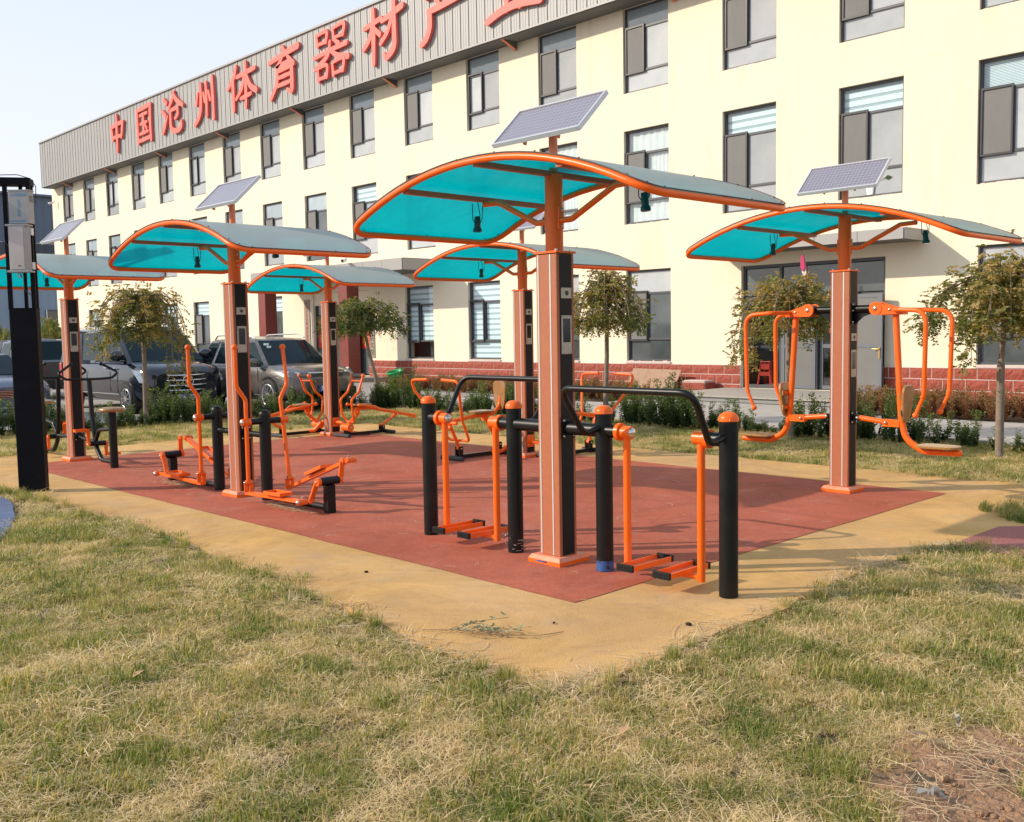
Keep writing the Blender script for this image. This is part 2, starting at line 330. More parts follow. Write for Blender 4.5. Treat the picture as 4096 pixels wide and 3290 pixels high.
def _soil():
    m, n, l, p = _nt('soil_and_thatch')
    f = _noise(n, l, 3, detail=6); g = _noise(n, l, 60, detail=3)
    c = _mixc(n, l, _ramp(n, l, f, .35, .7), (0.11, 0.078, 0.045), (0.14, 0.11, 0.06))
    c = _mixc(n, l, _ramp(n, l, g, .35, .7), tuple(x*.5 for x in (0.16, 0.115, 0.07)), c)
    l.new(c, p.inputs['Base Color']); p.inputs['Roughness'].default_value = .95
    _bump(n, l, p, g, .8, .02); return m
M['soil'] = _soil()
M['dirt'] = mat('bare_dry_earth', (0.30, 0.17, 0.095), 0.95, vary=.35, vscale=9, bump=1.0, bscale=25, bdist=.03)
M['asphalt'] = mat('parking_concrete', (0.30, 0.275, 0.25), 0.9, vary=.1, vscale=1.5, bump=.2, bscale=50)
M['drystraw'] = mat('dry_straw', (0.52, 0.39, 0.22), 0.8, vary=.25, vscale=15)
M['drystem'] = mat('dry_brown_stem', (0.24, 0.16, 0.10), 0.9, vary=.3, vscale=15)
M['greyleaf'] = mat('grey_green_dry_leaf', (0.20, 0.24, 0.15), 0.8, vary=.3, vscale=20)

# ------------------------------------------------------------------ mesh builder
class MB:
    def __init__(s): s.v = []; s.f = []; s.m = []; s.mats = []; s.sm = []
    def mi(s, m):
        m = M[m] if isinstance(m, str) else m
        if m not in s.mats: s.mats.append(m)
        return s.mats.index(m)
    def add(s, vs, fs, m, smooth=False):
        o = len(s.v); k = s.mi(m)
        s.v += [tuple(x) for x in vs]
        for f in fs: s.f.append(tuple(i + o for i in f)); s.m.append(k); s.sm.append(smooth)
    def box(s, c, d, m, rot=None, bevel=0):
        x, y, z = (q / 2 for q in d)
        vs = [Vector(p) for p in ((-x, -y, -z), (x, -y, -z), (x, y, -z), (-x, y, -z), (-x, -y, z), (x, -y, z), (x, y, z), (-x, y, z))]
        if rot is not None: vs = [rot @ p for p in vs]
        c = Vector(c)
        s.add([p + c for p in vs], [(0, 3, 2, 1), (4, 5, 6, 7), (0, 1, 5, 4), (1, 2, 6, 5), (2, 3, 7, 6), (3, 0, 4, 7)], m)
        return s
    def bar(s, a, b, w, h, m, up=(0, 0, 1)):
        a = Vector(a); b = Vector(b); d = (b - a); L = d.length; x = d / L
        y = Vector(up).cross(x)
        if y.length < 1e-5: y = Vector((0, 1, 0))
        y.normalize(); z = x.cross(y)
        R = Matrix((x, y, z)).transposed()
        return s.box((a + b) / 2, (L, w, h), m, R)
    def tube(s, pts, r, m, seg=14, fil=0, caps=True, nf=6):
        P = [Vector(p) for p in pts]
        fl = fil if isinstance(fil, (list, tuple)) else [fil] * len(P)
        Q = [P[0]]
        for i in range(1, len(P) - 1):
            a, b, c = P[i - 1], P[i], P[i + 1]; u = (a - b); w = (c - b); lu, lw = u.length, w.length; u.normalize(); w.normalize()
            ang = u.angle(w); t = fl[i] / max(math.tan(ang / 2), 1e-3) if fl[i] else 0; t = min(t, lu * .49, lw * .49)
            if t < 1e-4 or ang > 3.1: Q.append(b); continue
            p0 = b + u * t; p1 = b + w * t
            for k in range(nf + 1):
                q = k / nf; Q.append((1 - q) ** 2 * p0 + 2 * q * (1 - q) * b + q * q * p1)
        Q.append(P[-1])
        n = len(Q); rr = r if isinstance(r, (list, tuple)) and len(r) == n else None
        if rr is None and isinstance(r, (list, tuple)): rr = [r[0] + (r[-1] - r[0]) * i / (n - 1) for i in range(n)]
        T = [((Q[min(i + 1, n - 1)] - Q[max(i - 1, 0)]).normalized()) for i in range(n)]
        ref = Vector((0, 0, 1)) if abs(T[0].z) < .9 else Vector((1, 0, 0))
        N = T[0].cross(ref).normalized(); vs = []; fs = []
        for i in range(n):
            if i: N = (N - T[i] * N.dot(T[i])).normalized()
            B = T[i].cross(N)
            # mitre scale at sharp corners ignored
            q = rr[i] if rr else r
            for k in range(seg):
                a = 2 * pi * k / seg; vs.append(Q[i] + (N * cos(a) + B * sin(a)) * q)
        for i in range(n - 1):
            for k in range(seg):
                k2 = (k + 1) % seg; fs.append((i * seg + k, i * seg + k2, (i + 1) * seg + k2, (i + 1) * seg + k))
        s.add(vs, fs, m, True)
        if caps:
            s.add([vs[k] for k in range(seg)], [tuple(reversed(range(seg)))], m); s.add([vs[(n - 1) * seg + k] for k in range(seg)], [tuple(range(seg))], m)
        return s
    def cyl(s, a, b, r, m, seg=20): return s.tube([a, b], r, m, seg)
    def lathe(s, base, axis, prof, m, seg=20):
        base = Vector(base); ax = Vector(axis).normalized(); ref = Vector((0, 0, 1)) if abs(ax.z) < .9 else Vector((1, 0, 0))
        N = ax.cross(ref).normalized(); B = ax.cross(N); vs = []; fs = []
        for h, r in prof:
            for k in range(seg):
                a = 2 * pi * k / seg; vs.append(base + ax * h + (N * cos(a) + B * sin(a)) * r)
        for i in range(len(prof) - 1):
            for k in range(seg):
                k2 = (k + 1) % seg; fs.append((i * seg + k, i * seg + k2, (i + 1) * seg + k2, (i + 1) * seg + k))
        s.add(vs, fs, m, True)
        s.add([vs[k] for k in range(seg)], [tuple(reversed(range(seg)))], m); s.add(vs[-seg:], [tuple(range(seg))], m)
        return s
    def ball(s, c, r, m, seg=14, rings=8, sc=(1, 1, 1)):
        vs = []; fs = []; c = Vector(c)
        for i in range(rings + 1):
            t = pi * i / rings
            for k in range(seg):
                a = 2 * pi * k / seg; vs.append(c + Vector((r * sin(t) * cos(a) * sc[0], r * sin(t) * sin(a) * sc[1], r * cos(t) * sc[2])))
        for i in range(rings):
            for k in range(seg):
                k2 = (k + 1) % seg; fs.append((i * seg + k, (i + 1) * seg + k, (i + 1) * seg + k2, i * seg + k2))
        s.add(vs, fs, m, True); return s
    def prism(s, pts, ext, m, smooth=False):
        """planar polygon pts extruded by vector ext (pts ccw seen from the -ext side or not: both faces made)"""
        P = [Vector(p) for p in pts]; e = Vector(ext); n = len(P)
        nrm = Vector((0, 0, 0))
        for i in range(n): nrm += P[i].cross(P[(i + 1) % n])
        if nrm.dot(e) < 0: P.reverse()
        vs = P + [p + e for p in P]
        s.add(vs, [tuple(reversed(range(n))), tuple(range(n, 2 * n))], m)
        s.add(vs, [(i, (i + 1) % n, n + (i + 1) % n, n + i) for i in range(n)], m, smooth)
        return s
    def quad(s, pts, m): s.add(pts, [tuple(range(len(pts)))], m); return s
    def mesh(s, name):
        me = bpy.data.meshes.new(name); me.from_pydata(s.v, [], s.f)
        for m in s.mats: me.materials.append(m)
        me.polygons.foreach_set('material_index', s.m); me.polygons.foreach_set('use_smooth', s.sm)
        me.update(); return me
    def build(s, name, parent=None, loc=(0, 0, 0), rot=(0, 0, 0), bevel=0, bseg=2):
        o = bpy.data.objects.new(name, s.mesh(name)); COL.objects.link(o); o.location = loc; o.rotation_euler = rot
        if parent: o.parent = parent
        if bevel:
            b = o.modifiers.new('bevel', 'BEVEL'); b.width = bevel; b.segments = bseg; b.limit_method = 'ANGLE'; b.angle_limit = radians(40)
        return o
def link_mesh(name, me, parent=None, loc=(0, 0, 0), rot=(0, 0, 0), scale=None):
    o = bpy.data.objects.new(name, me); COL.objects.link(o); o.location = loc; o.rotation_euler = rot
    if scale: o.scale = scale
    if parent: o.parent = parent
    return o
def tag(o, label=None, cat=None, group=None, kind=None):
    if label: o['label'] = label
    if cat: o['category'] = cat
    if group: o['group'] = group
    if kind: o['kind'] = kind
    return o
def thing(name, label, cat, loc=(0, 0, 0), rotz=0, group=None):
    o = bpy.data.objects.new(name, None); COL.objects.link(o); o.location = loc; o.rotation_euler = (0, 0, rotz)
    o.empty_display_size = .1
    return tag(o, label, cat, group)
def text_mesh(body, size, ext, m, name='lettering', offset=0, align='CENTER'):
    c = bpy.data.curves.new('text', 'FONT'); c.body = body; c.size = size; c.extrude = ext; c.offset = offset
    c.align_x = align; c.align_y = 'CENTER'; c.resolution_u = 3; c.space_line = .95
    o = bpy.data.objects.new('text', c); COL.objects.link(o); dg = bpy.context.evaluated_depsgraph_get()
    me = bpy.data.meshes.new_from_object(o.evaluated_get(dg)); bpy.data.objects.remove(o); bpy.data.curves.remove(c)
    me.materials.clear(); me.materials.append(M[m]); me.name = name
    return me

# ------------------------------------------------------------------ ground, courts, paths
def sheet(name, poly, z, m, thick=0.0, kind='structure', label=None):
    mb = MB()
    if thick: mb.prism([(x, y, z - thick) for x, y in poly], (0, 0, thick), m)
    else: mb.quad([(x, y, z) for x, y in poly], m)
    return tag(mb.build(name), label, None, None, kind)
sheet('ground', [(-900, -900), (900, -900), (900, 900), (-900, 900)], -0.04, 'soil')
def wavy(poly, step=.25, amp=.03, seed=3, skip=()):
    r = random.Random(seed); out = []
    for i, a in enumerate(poly):
        b = poly[(i + 1) % len(poly)]; n = max(1, int(math.dist(a, b) / step)); out.append(a)
        if i in skip: continue
        dx, dy = (b[0] - a[0]), (b[1] - a[1]); L = math.hypot(dx, dy); w = 0
        for k in range(1, n):
            w = w * .6 + r.uniform(-amp, amp); t = k / n
            out.append((a[0] + dx * t - dy / L * w, a[1] + dy * t + dx / L * w))
    return out
YEL = [(-10.5, -1.7), (-6.0, -1.5), (-3.9, -1.45), (-1.2, -1.62), (0.7, -1.86), (1.75, -1.93), (1.88, -1.7), (1.80, -.5), (1.74, 1.0), (1.76, 2.0), (1.86, 2.45), (6.0, 2.45), (6.0, 5.75), (-10.5, 5.8)]
sheet('yellow_rubber_surface', wavy(YEL, .18, .035, 5), 0.0, 'epdm_yellow', .045)
sheet('red_rubber_court', wavy([(-9.15, -.75), (.84, -.75), (.84, 4.64), (-9.15, 4.64)], .2, .006, 8), 0.004, 'epdm_red')
sheet('blue_rubber_patch', wavy([(-8.2, -3.6), (-4.6, -3.6), (-4.0, -2.75), (-4.0, -2.55), (-4.35, -2.36), (-5.0, -2.1), (-5.95, -1.83), (-6.6, -1.76), (-8.2, -1.75)], .2, .01, 9), 0.005, 'epdm_blue', .05)
sheet('maroon_rubber_patch', [(1.82, 2.30), (6.0, 2.30), (6.0, 4.6), (3.1, 4.6), (1.83, 3.28)], 0.004, 'epdm_pink')
sheet('parking_lot', [(-90, -60), (-14.45, -60), (-14.45, 16.6), (-90, 16.6)], 0.0, 'asphalt', .03)
path = sheet('footpath', [(-14.44, 9.15), (14, 9.15), (14, 12.35), (-14.44, 12.35)], -0.012, 'mortar', .02)
apron = sheet('entrance_apron', [(-10.3, 12.36), (-4.3, 12.36), (-4.3, 13.7), (-10.3, 13.7)], -0.012, 'mortar', .02)
for nm, par, x0, x1, y0, y1, sx, sy in (('paving_slab', path, -14.4, 13.6, 9.17, 12.33, 1.54, 1.05), ('paving_slab', apron, -10.28, -4.32, 12.38, 13.68, .595, .43)):
    nx = int((x1 - x0) / sx); ny = int(round((y1 - y0) / sy)); sx = (x1 - x0) / nx; sy = (y1 - y0) / ny
    mb = MB(); mb.box((0, 0, 0), (sx - .012, sy - .012, .03), 'concrete'); me = mb.mesh('paving_slab')
    for i in range(nx):
        for j in range(ny):
            link_mesh('paving_slab', me, par, (x0 + (i + .5) * sx, y0 + (j + .5) * sy, random.uniform(-.003, .002)), (random.uniform(-.002, .002), random.uniform(-.002, .002), 0))
# kerb between lawn hedge and path
kb = MB(); kb.box((-1.0, 9.1, 0.0), (26.0, .08, .10), 'concrete'); tag(kb.build('path_kerb', bevel=.008), None, None, None, 'structure')
kb = MB(); kb.box((-14.40, -10.0, 0.0), (.10, 38.0, .12), 'concrete'); tag(kb.build('parking_kerb', bevel=.008), None, None, None, 'structure')

# ------------------------------------------------------------------ the factory building
WY = 16.67
WALLX0, WALLX1 = -56.3, 12.0
cols = [-2.86, -5.99, -9.16, -12.39, -15.66, -18.9, -22.15, -25.4, -28.6, -31.8, -35.0, -38.2, -41.4, -44.5, -47.7, -50.8, -53.85]
R3 = (8.14, 10.42); R2 = (4.58, 7.13); R1 = (0.80, 3.31); WW = 1.54
holes = []
wins = []
for i, c in enumerate(cols):
    wins.append((c, R3, i)); wins.append((c, R2, i))
for c in (-2.80, -12.34, -15.66, -19.02, -22.35, -32.05, -35.2, -38.35, -41.5, -44.6, -47.8, -50.9, -53.9): wins.append((c, R1, -1))
for c, (z0, z1), i in wins: holes.append((c - WW / 2, c + WW / 2, z0, z1))
DOOR_R = (-9.37, -5.59, 0.15, 3.22); DOOR_L = (-29.0, -25.3, 0.15, 3.30)
holes += [DOOR_R, DOOR_L]
bld = thing('factory_building', 'long cream three-storey factory building with grey windows and red letters on its fascia', 'building', (0, WY, 0))
def holed_wall(x0, x1, z0, z1, hs, depth, m):
    mb = MB(); xs = sorted({x0, x1, *[h[0] for h in hs], *[h[1] for h in hs]}); zs = sorted({z0, z1, *[h[2] for h in hs], *[h[3] for h in hs]})
    xs = [x for x in xs if x0 <= x <= x1]; zs = [z for z in zs if z0 <= z <= z1]
    for j in range(len(zs) - 1):
        a = None
        for i in range(len(xs)):
            solid = i < len(xs) - 1 and not any(h[0] - 1e-6 <= xs[i] and xs[i + 1] <= h[1] + 1e-6 and h[2] - 1e-6 <= zs[j] and zs[j + 1] <= h[3] + 1e-6 for h in hs)
            if solid and a is None: a = xs[i]
            if not solid and a is not None:
                mb.quad([(a, 0, zs[j]), (xs[i], 0, zs[j]), (xs[i], 0, zs[j + 1]), (a, 0, zs[j + 1])], m); a = None
    for a, b, c, d in hs:
        D = depth
        mb.quad([(a, 0, c), (a, 0, d), (a, D, d), (a, D, c)], m); mb.quad([(b, 0, c), (b, D, c), (b, D, d), (b, 0, d)], m)
        mb.quad([(a, 0, d), (b, 0, d), (b, D, d), (a, D, d)], m); mb.quad([(a, 0, c), (a, D, c), (b, D, c), (b, 0, c)], m)
    return mb
wmb = holed_wall(WALLX0, WALLX1, 0.0, 10.6, holes, .36, 'wall')
wmb.quad([(WALLX0, 0, 0), (WALLX0, 0, 10.6), (WALLX0, 16, 10.6), (WALLX0, 16, 0)], 'wall')
wmb.quad([(WALLX1, 0, 0), (WALLX1, 16, 0), (WALLX1, 16, 10.6), (WALLX1, 0, 10.6)], 'wall')
wmb.quad([(WALLX0, 16, 0), (WALLX0, 16, 12.6), (WALLX1, 16, 12.6), (WALLX1, 16, 0)], 'wall')
wmb.build('wall', bld)
rb = MB(); rb.box(((WALLX0 + WALLX1) / 2, 8.35, 12.5), (WALLX1 - WALLX0 + .5, 15.9, .12), 'alu'); rb.build('roof', bld)
ib = MB(); ib.quad([(WALLX0, .7, 0), (WALLX1, .7, 0), (WALLX1, .7, 10.6), (WALLX0, .7, 10.6)], 'darkroom'); ib.quad([(WALLX0, .36, 3.9), (WALLX1, .36, 3.9), (WALLX1, .7, 3.9), (WALLX0, .7, 3.9)], 'darkroom'); ib.quad([(WALLX0, .36, 7.6), (WALLX1, .36, 7.6), (WALLX1, .7, 7.6), (WALLX0, .7, 7.6)], 'darkroom')
ib.quad([(WALLX0, .36, .1), (WALLX1, .36, .1), (WALLX1, .7, .1), (WALLX0, .7, .1)], 'darkroom')
ib.build('room_interior', bld)
# windows: one frame mesh per storey height, shared
FY = .125
def window_meshes(h):
    w = WW; z1 = h * .245; z2 = h * .745; xm = -w / 2 + w * .43; t = .055
    fr = MB()
    def hbar(x0, x1, z, tt=t, y=FY, d=.07): fr.box(((x0 + x1) / 2, y, z), (x1 - x0, d, tt), 'frame')
    def vbar(x, za, zb, tt=t, y=FY, d=.07): fr.box((x, y, (za + zb) / 2), (tt, d, zb - za), 'frame')
    hbar(-w / 2, w / 2, t / 2 + .002); hbar(-w / 2, w / 2, h - t / 2 - .002)
    vbar(-w / 2 + t / 2 + .002, t, h - t); vbar(w / 2 - t / 2 - .002, t, h - t)
    hbar(-w / 2 + t, w / 2 - t, z1); hbar(-w / 2 + t, w / 2 - t, z2); vbar(xm + .02, z1 + t / 2, z2 - t / 2, .06)
    f = fr.mesh('window_frame')
    sa = MB(); x0 = -w / 2 + .045; x1 = xm + .005; za = z1 - .035; zb = z2 + .045
    for q in ((x0, x1, za, .045), (x0, x1, zb, .05)): sa.box(((q[0] + q[1]) / 2, FY - .052, q[2]), (q[1] - q[0] + .04, .05, q[3]), 'sash')
    for x in (x0 + .012, x1 - .0): sa.box((x, FY - .052, (za + zb) / 2), (.04, .05, zb - za - .05), 'sash')
    s = sa.mesh('sash_frame')
    sc = MB(); sc.box(((x0 + x1) / 2, FY - .045, (za + zb) / 2), (x1 - x0 - .04, .006, zb - za - .05), 'screenmesh'); sm = sc.mesh('insect_screen')
    def pane(xa, xb, zc, zd, m):
        p = MB()
        if m == 'pane_clear': p.quad([(xa, FY + .003, zc), (xb, FY + .003, zc), (xb, FY + .003, zd), (xa, FY + .003, zd)], m)
        else: p.box(((xa + xb) / 2, FY + .005, (zc + zd) / 2), (xb - xa, .008, zd - zc), m)
        return p.mesh('pane')
    lay = {'transom': (-w / 2 + t, w / 2 - t, z2 + t / 2, h - t), 'left': (-w / 2 + t, xm - .01, z1 + t / 2, z2 - t / 2), 'right': (xm + .05, w / 2 - t, z1 + t / 2, z2 - t / 2), 'low': (-w / 2 + t, w / 2 - t, t, z1 - t / 2)}
    P = {(k, m): pane(*lay[k], m) for k in lay for m in ('pane', 'pane_top', 'pane_dark', 'pane_clear')}
    B = {}
    for kind in ('slat', 'bands', 'curtain'):
        for k in lay:
            xa, xb, zc, zd = lay[k]; b = MB()
            if kind == 'slat':
                n = int((zd - zc) / .03)
                for q in range(n): b.box(((xa + xb) / 2, FY + .07, zc + (q + .5) * (zd - zc) / n), (xb - xa, .012, .022), 'blind')
            elif kind == 'bands':
                n = max(2, int(round((zd - zc) / .17))); st = (zd - zc) / n
                for q in range(n):
                    b.box(((xa + xb) / 2, FY + .07, zc + (q + .33) * st), (xb - xa, .012, st * .64), 'blind')
                    b.box(((xa + xb) / 2, FY + .075, zc + (q + .82) * st), (xb - xa, .006, st * .34), 'blindgap')
            else:
                n = 18; vs = []; fs = []
                for q in range(n + 1):
                    x = xa + (xb - xa) * q / n; y = FY + .08 + .018 * sin(q * 2.1)
                    vs += [(x, y, zc), (x, y, zd)]
                for q in range(n): fs.append((2 * q, 2 * q + 2, 2 * q + 3, 2 * q + 1))
                b.add(vs, fs, 'curtain', True)
            B[(kind, k)] = b.mesh('blind' if kind != 'curtain' else 'curtain')
    return f, s, sm, P, B
WM = {r: window_meshes(r[1] - r[0]) for r in (R3, R2, R1)}
# dressing read from the photograph: row, column index -> how each window looks
dress = {}
for (c, r, i) in wins:
    d = dict(tr='pane_top', p='pane', scr=True, bl={})
    if r == R2 and i in (1, 2): d = dict(tr='pane_clear', p='pane', scr=True, bl={'transom': 'bands'})
    if r == R2 and i == 0: d = dict(tr='pane_clear', p='pane', scr=True, bl={'transom': 'slat'})
    if r == R2 and i in (3, 4): d = dict(tr='pane_clear', p='pane_clear', scr=True, bl={k: 'curtain' for k in ('transom', 'right', 'low')})
    if r == R2 and i in (6, 7): d = dict(tr='pane_clear', p='pane', scr=True, bl={'transom': 'bands'})
    if r == R2 and i in (8, 10, 13): d = dict(tr='pane_top', p='pane_dark', scr=True, bl={})
    if r == R3 and i in (5,): d['scr'] = False
    if r == R1:
        if c in (-19.02, -22.35): d = dict(tr='pane_clear', p='pane_clear', scr=False, bl={k: 'bands' for k in (('transom', 'left', 'right', 'low') if c == -19.02 else ('transom', 'left', 'right'))})
        elif c in (-12.34, -15.66, -2.80): d = dict(tr='pane', p='pane_dark', scr=True, bl={})
        else: d = dict(tr='pane_clear', p='pane_dark', scr=True, bl={'transom': 'bands'})
    if i in (11, 14) : d['scr'] = False
    dress[(c, r)] = d
for (c, r, i) in wins:
    f, s, sm, P, B = WM[r]; d = dress[(c, r)]
    w = link_mesh('window', f, bld, (c, 0, r[0]))
    link_mesh('sash', s, w)
    if d['scr']: link_mesh('insect_screen', sm, w)
    for k in ('transom', 'left', 'right', 'low'):
        link_mesh('pane', P[(k, d['tr'] if k == 'transom' else d['p'])], w)
    for k, kind in d['bl'].items(): link_mesh('curtain' if kind == 'curtain' else 'blind', B[(kind, k)], w)
# ragged render/foam remnants along sills
for (c, r, i) in wins:
    if random.random() < .7:
        mb = MB(); rr = random.Random(int(c * 10))
        for q in range(7):
            x = rr.uniform(-.7, .7); mb.box((c + x, .07, r[0] + .006), (rr.uniform(.05, .25), rr.uniform(.04, .08), rr.uniform(.012, .035)), 'mortar')
        mb.build('sill_mortar', bld)
# brick plinth: backing with recessed joints, each visible block its own part
pz = .735
mb = MB()
segs = [(WALLX0 - .02, DOOR_L[0] - .001), (DOOR_L[1] + .001, DOOR_R[0] - .001), (DOOR_R[1] + .001, WALLX1)]
for a, b in segs: mb.box(((a + b) / 2, -.02, pz / 2), (b - a, .04, pz), 'mortar')
mb.build('plinth', bld)
bm_ = {}
def brickmesh(L, var):
    k = (round(L, 2), var)
    if k not in bm_:
        r = random.Random(hash(k) & 999); b = MB(); h = .224; nx = 6; nz = 3; vs = []; fs = []
        for j in range(nz + 1):
            for i in range(nx + 1):
                e = i in (0, nx) or j in (0, nz)
                vs.append((-L / 2 + L * i / nx, -(.006 if e else .012 + r.uniform(0, .014)), -h / 2 + h * j / nz))
        for j in range(nz):
            for i in range(nx): fs.append((j * (nx + 1) + i, j * (nx + 1) + i + 1, (j + 1) * (nx + 1) + i + 1, (j + 1) * (nx + 1) + i))
        n0 = len(vs); fr = [0, nx, (nx + 1) * (nz + 1) - 1, (nx + 1) * nz]
        vs += [(vs[q][0], .006, vs[q][2]) for q in fr]
        fs += [(n0, n0 + 1, fr[1], fr[0]), (n0 + 1, n0 + 2, fr[2], fr[1]), (n0 + 2, n0 + 3, fr[3], fr[2]), (n0 + 3, n0, fr[0], fr[3])]
        b.add(vs, fs, 'brick'); bm_[k] = b.mesh('brick')
    return bm_[k]
BW = .485
cnt = 0
farb = MB()
for row in range(3):
    z = pz - .004 - .1225 - row * .245
    for a, b in segs:
        a2 = a + .004; b2 = b - .004
        x = b2 + (BW / 2 if row % 2 else 0)
        while x > a2:
            l = max(a2, x - BW); rr_ = min(b2, x)
            if rr_ - l > .06:
                L = rr_ - l - .020; cx = (l + rr_) / 2
                if cx > -25.2 and cx < 1.5 and cnt < 298:
                    link_mesh('brick', brickmesh(L, random.randint(0, 2)), bld, (cx, -.042, z)); cnt += 1
                else: farb.box((cx, -.045, z), (L, .03, .224), 'brick')
            x -= BW
tag(farb.build('far_bricks', bld), kind='stuff')
cp = MB(); cp.box((0, .04, pz + .032), (WW - .01, .20, .058), 'mortar'); cpm = cp.mesh('window_ledge')
for (c, r, i) in wins:
    if r == R1: link_mesh('window_ledge', cpm, bld, (c, 0, 0))
# fascia of corrugated sheets
FX0, FX1, FZ0, FZ1, FYy = -55.9, 10.0, 10.47, 12.93, 16.0 - WY
pw = .375; nP = int((FX1 - FX0) / pw)
prof = [(0, 0), (.008, -.022), (.030, -.022), (.036, .012), (.044, .012), (.05, 0), (.14, 0), (.147, -.007), (.162, -.007), (.169, 0), (.25, 0), (.257, -.007), (.272, -.007), (.279, 0), (pw, 0)]
b = MB(); vs = []
for x, y in prof: vs += [(x, y, 0), (x, y, FZ1 - FZ0)]
b.add(vs, [(2 * i, 2 * i + 2, 2 * i + 3, 2 * i + 1) for i in range(len(prof) - 1)], 'fascia')
fm = b.mesh('fascia_panel')
for i in range(nP): link_mesh('fascia_panel', fm, bld, (FX0 + i * pw, FYy + random.uniform(-.004, .004), FZ0), (0, 0, random.uniform(-.004, .004)))
b = MB()
b.box(((FX0 + FX1) / 2, (FYy + .03) / 2, FZ0 - .03), (FX1 - FX0, -FYy - .03 + .06 - .03, .05), 'soffit')
b.build('soffit', bld)
b = MB(); b.box(((FX0 + FX1) / 2, FYy - .01, FZ1 + .03), (FX1 - FX0 + .08, .12, .07), 'alu'); b.box(((FX0 + FX1) / 2, FYy - .012, FZ0 - .005), (FX1 - FX0 + .05, .04, .05), 'alu'); b.build('fascia_trim', bld)
b = MB(); b.box((FX0 - .02, (FYy + 1.2) / 2, (FZ0 + FZ1) / 2), (.03, 1.2 - FYy, FZ1 - FZ0), 'fascia'); b.build('fascia_end', bld)
b = MB(); b.box(((WALLX0 + WALLX1) / 2, .6, 11.6), (WALLX1 - WALLX0, 1.1, 1.9), 'soffit'); b.build('parapet_core', bld)
for k in range(8):
    x = -11.4 - 5.95 * k; b = MB()
    b.prism([(x, -.02, 10.43), (x, -.60, 10.43), (x, -.02, 10.20)], (.05, 0, 0), 'soffit'); b.bar((x + .025, -.62, 10.42), (x + .025, -.03, 10.19), .09, .02, 'orange_dusty'); b.build('fascia_bracket', bld)
# sign letters drawn stroke by stroke
GL = {
 'zhong': [[(16,74,9),(20,56,11),(24,36,8)], [(15,70,8),(50,75,11),(88,76,9)], [(86,76,10),(82,56,11),(76,36,7)], [(22,42,8),(50,42,10),(80,42,8)], [(50,99,8),(51,72,12),(50,30,12),(50,1,6)]],
 'guo': [[(14,90,8),(14,50,12),(16,3,8)], [(12,88,8),(50,90,11),(90,93,9)], [(88,92,11),(86,50,12),(88,3,9)], [(14,9,9),(50,10,10),(88,12,9)], [(30,73,7),(50,74,9),(70,75,7)], [(32,51,7),(50,52,9),(68,52,7)], [(28,26,7),(50,27,9),(74,28,7)], [(50,74,9),(50,27,9)], [(60,44,8),(67,36,8)]],
 'cang': [[(14,90,9),(24,78,12)], [(6,62,9),(18,50,11)], [(6,8,9),(14,22,13),(28,46,6)], [(60,99,7),(50,80,12),(32,60,6)], [(58,94,9),(72,76,12),(96,60,9)], [(40,56,7),(58,58,10),(76,58,9)], [(75,58,9),(74,42,11),(62,34,7)], [(44,56,9),(43,20,12),(54,6,12),(76,4,12),(88,10,10),(90,24,6)]],
 'zhou': [[(22,72,7),(15,48,10)], [(36,92,8),(36,50,12),(28,20,12),(6,2,11)], [(48,68,7),(54,48,9)], [(60,90,8),(61,50,11),(60,12,8)], [(70,68,7),(77,48,9)], [(88,99,8),(89,50,12),(90,2,9)]],
 'ti': [[(34,98,8),(24,74,12),(3,54,7)], [(22,70,11),(22,40,12),(22,3,9)], [(36,74,8),(64,77,11),(96,80,9)], [(66,99,8),(66,50,12),(64,2,7)], [(62,74,8),(52,46,11),(32,26,7)], [(68,74,8),(80,46,12),(99,32,12)], [(48,24,7),(64,26,10),(82,28,8)]],
 'yu': [[(48,99,9),(54,88,10)], [(4,76,9),(40,82,11),(94,90,14)], [(50,84,8),(38,68,10),(28,60,8),(50,64,9),(72,66,8)], [(64,76,8),(80,58,12)], [(30,54,9),(28,28,11),(8,0,9)], [(32,52,8),(50,54,10),(76,56,10)], [(76,56,11),(76,26,12),(74,4,11),(60,10,6)], [(32,38,7),(52,39,9),(74,40,7)], [(28,22,7),(50,23,9),(74,24,7)]],
 'qi': [[(14,94,6),(16,72,8)], [(13,92,6),(42,95,8),(40,74,8)], [(16,74,6),(40,75,7)], [(60,96,6),(62,74,8)], [(60,95,6),(90,98,8),(87,76,8)], [(62,76,6),(87,77,7)],
        [(6,50,7),(50,55,9),(96,58,9)], [(52,72,7),(44,46,10),(8,28,8)], [(54,54,7),(72,40,11),(99,32,12)], [(66,70,7),(76,63,9)],
        [(16,28,6),(18,3,8)], [(14,27,6),(42,29,8),(41,6,8)], [(18,6,6),(41,7,7)], [(58,30,6),(60,5,8)], [(58,29,6),(88,32,8),(86,8,8)], [(60,8,6),(86,9,7)]],
 'cai': [[(4,70,8),(26,74,10),(48,78,9)], [(28,99,9),(28,50,12),(27,0,9)], [(26,70,8),(18,48,11),(2,32,9)], [(30,64,8),(44,50,10)], [(50,72,8),(74,78,11),(99,86,12)], [(80,99,9),(80,50,12),(78,18,13),(60,4,11),(54,12,6)], [(76,76,8),(64,50,10),(46,32,8)]],
 'chan': [[(48,99,9),(54,90,10)], [(12,82,8),(50,85,10),(90,88,11)], [(34,74,8),(40,64,10)], [(72,78,8),(62,62,9)], [(18,56,10),(54,60,11),(94,66,12)], [(20,56,12),(20,30,12),(12,12,12),(1,4,10)]],
 'ye': [[(38,96,9),(38,50,11),(38,12,8)], [(62,96,9),(62,50,11),(62,12,8)], [(14,72,8),(26,42,11)], [(90,76,9),(76,44,9)], [(2,4,11),(30,14,12),(60,17,13),(98,12,13)]],
}
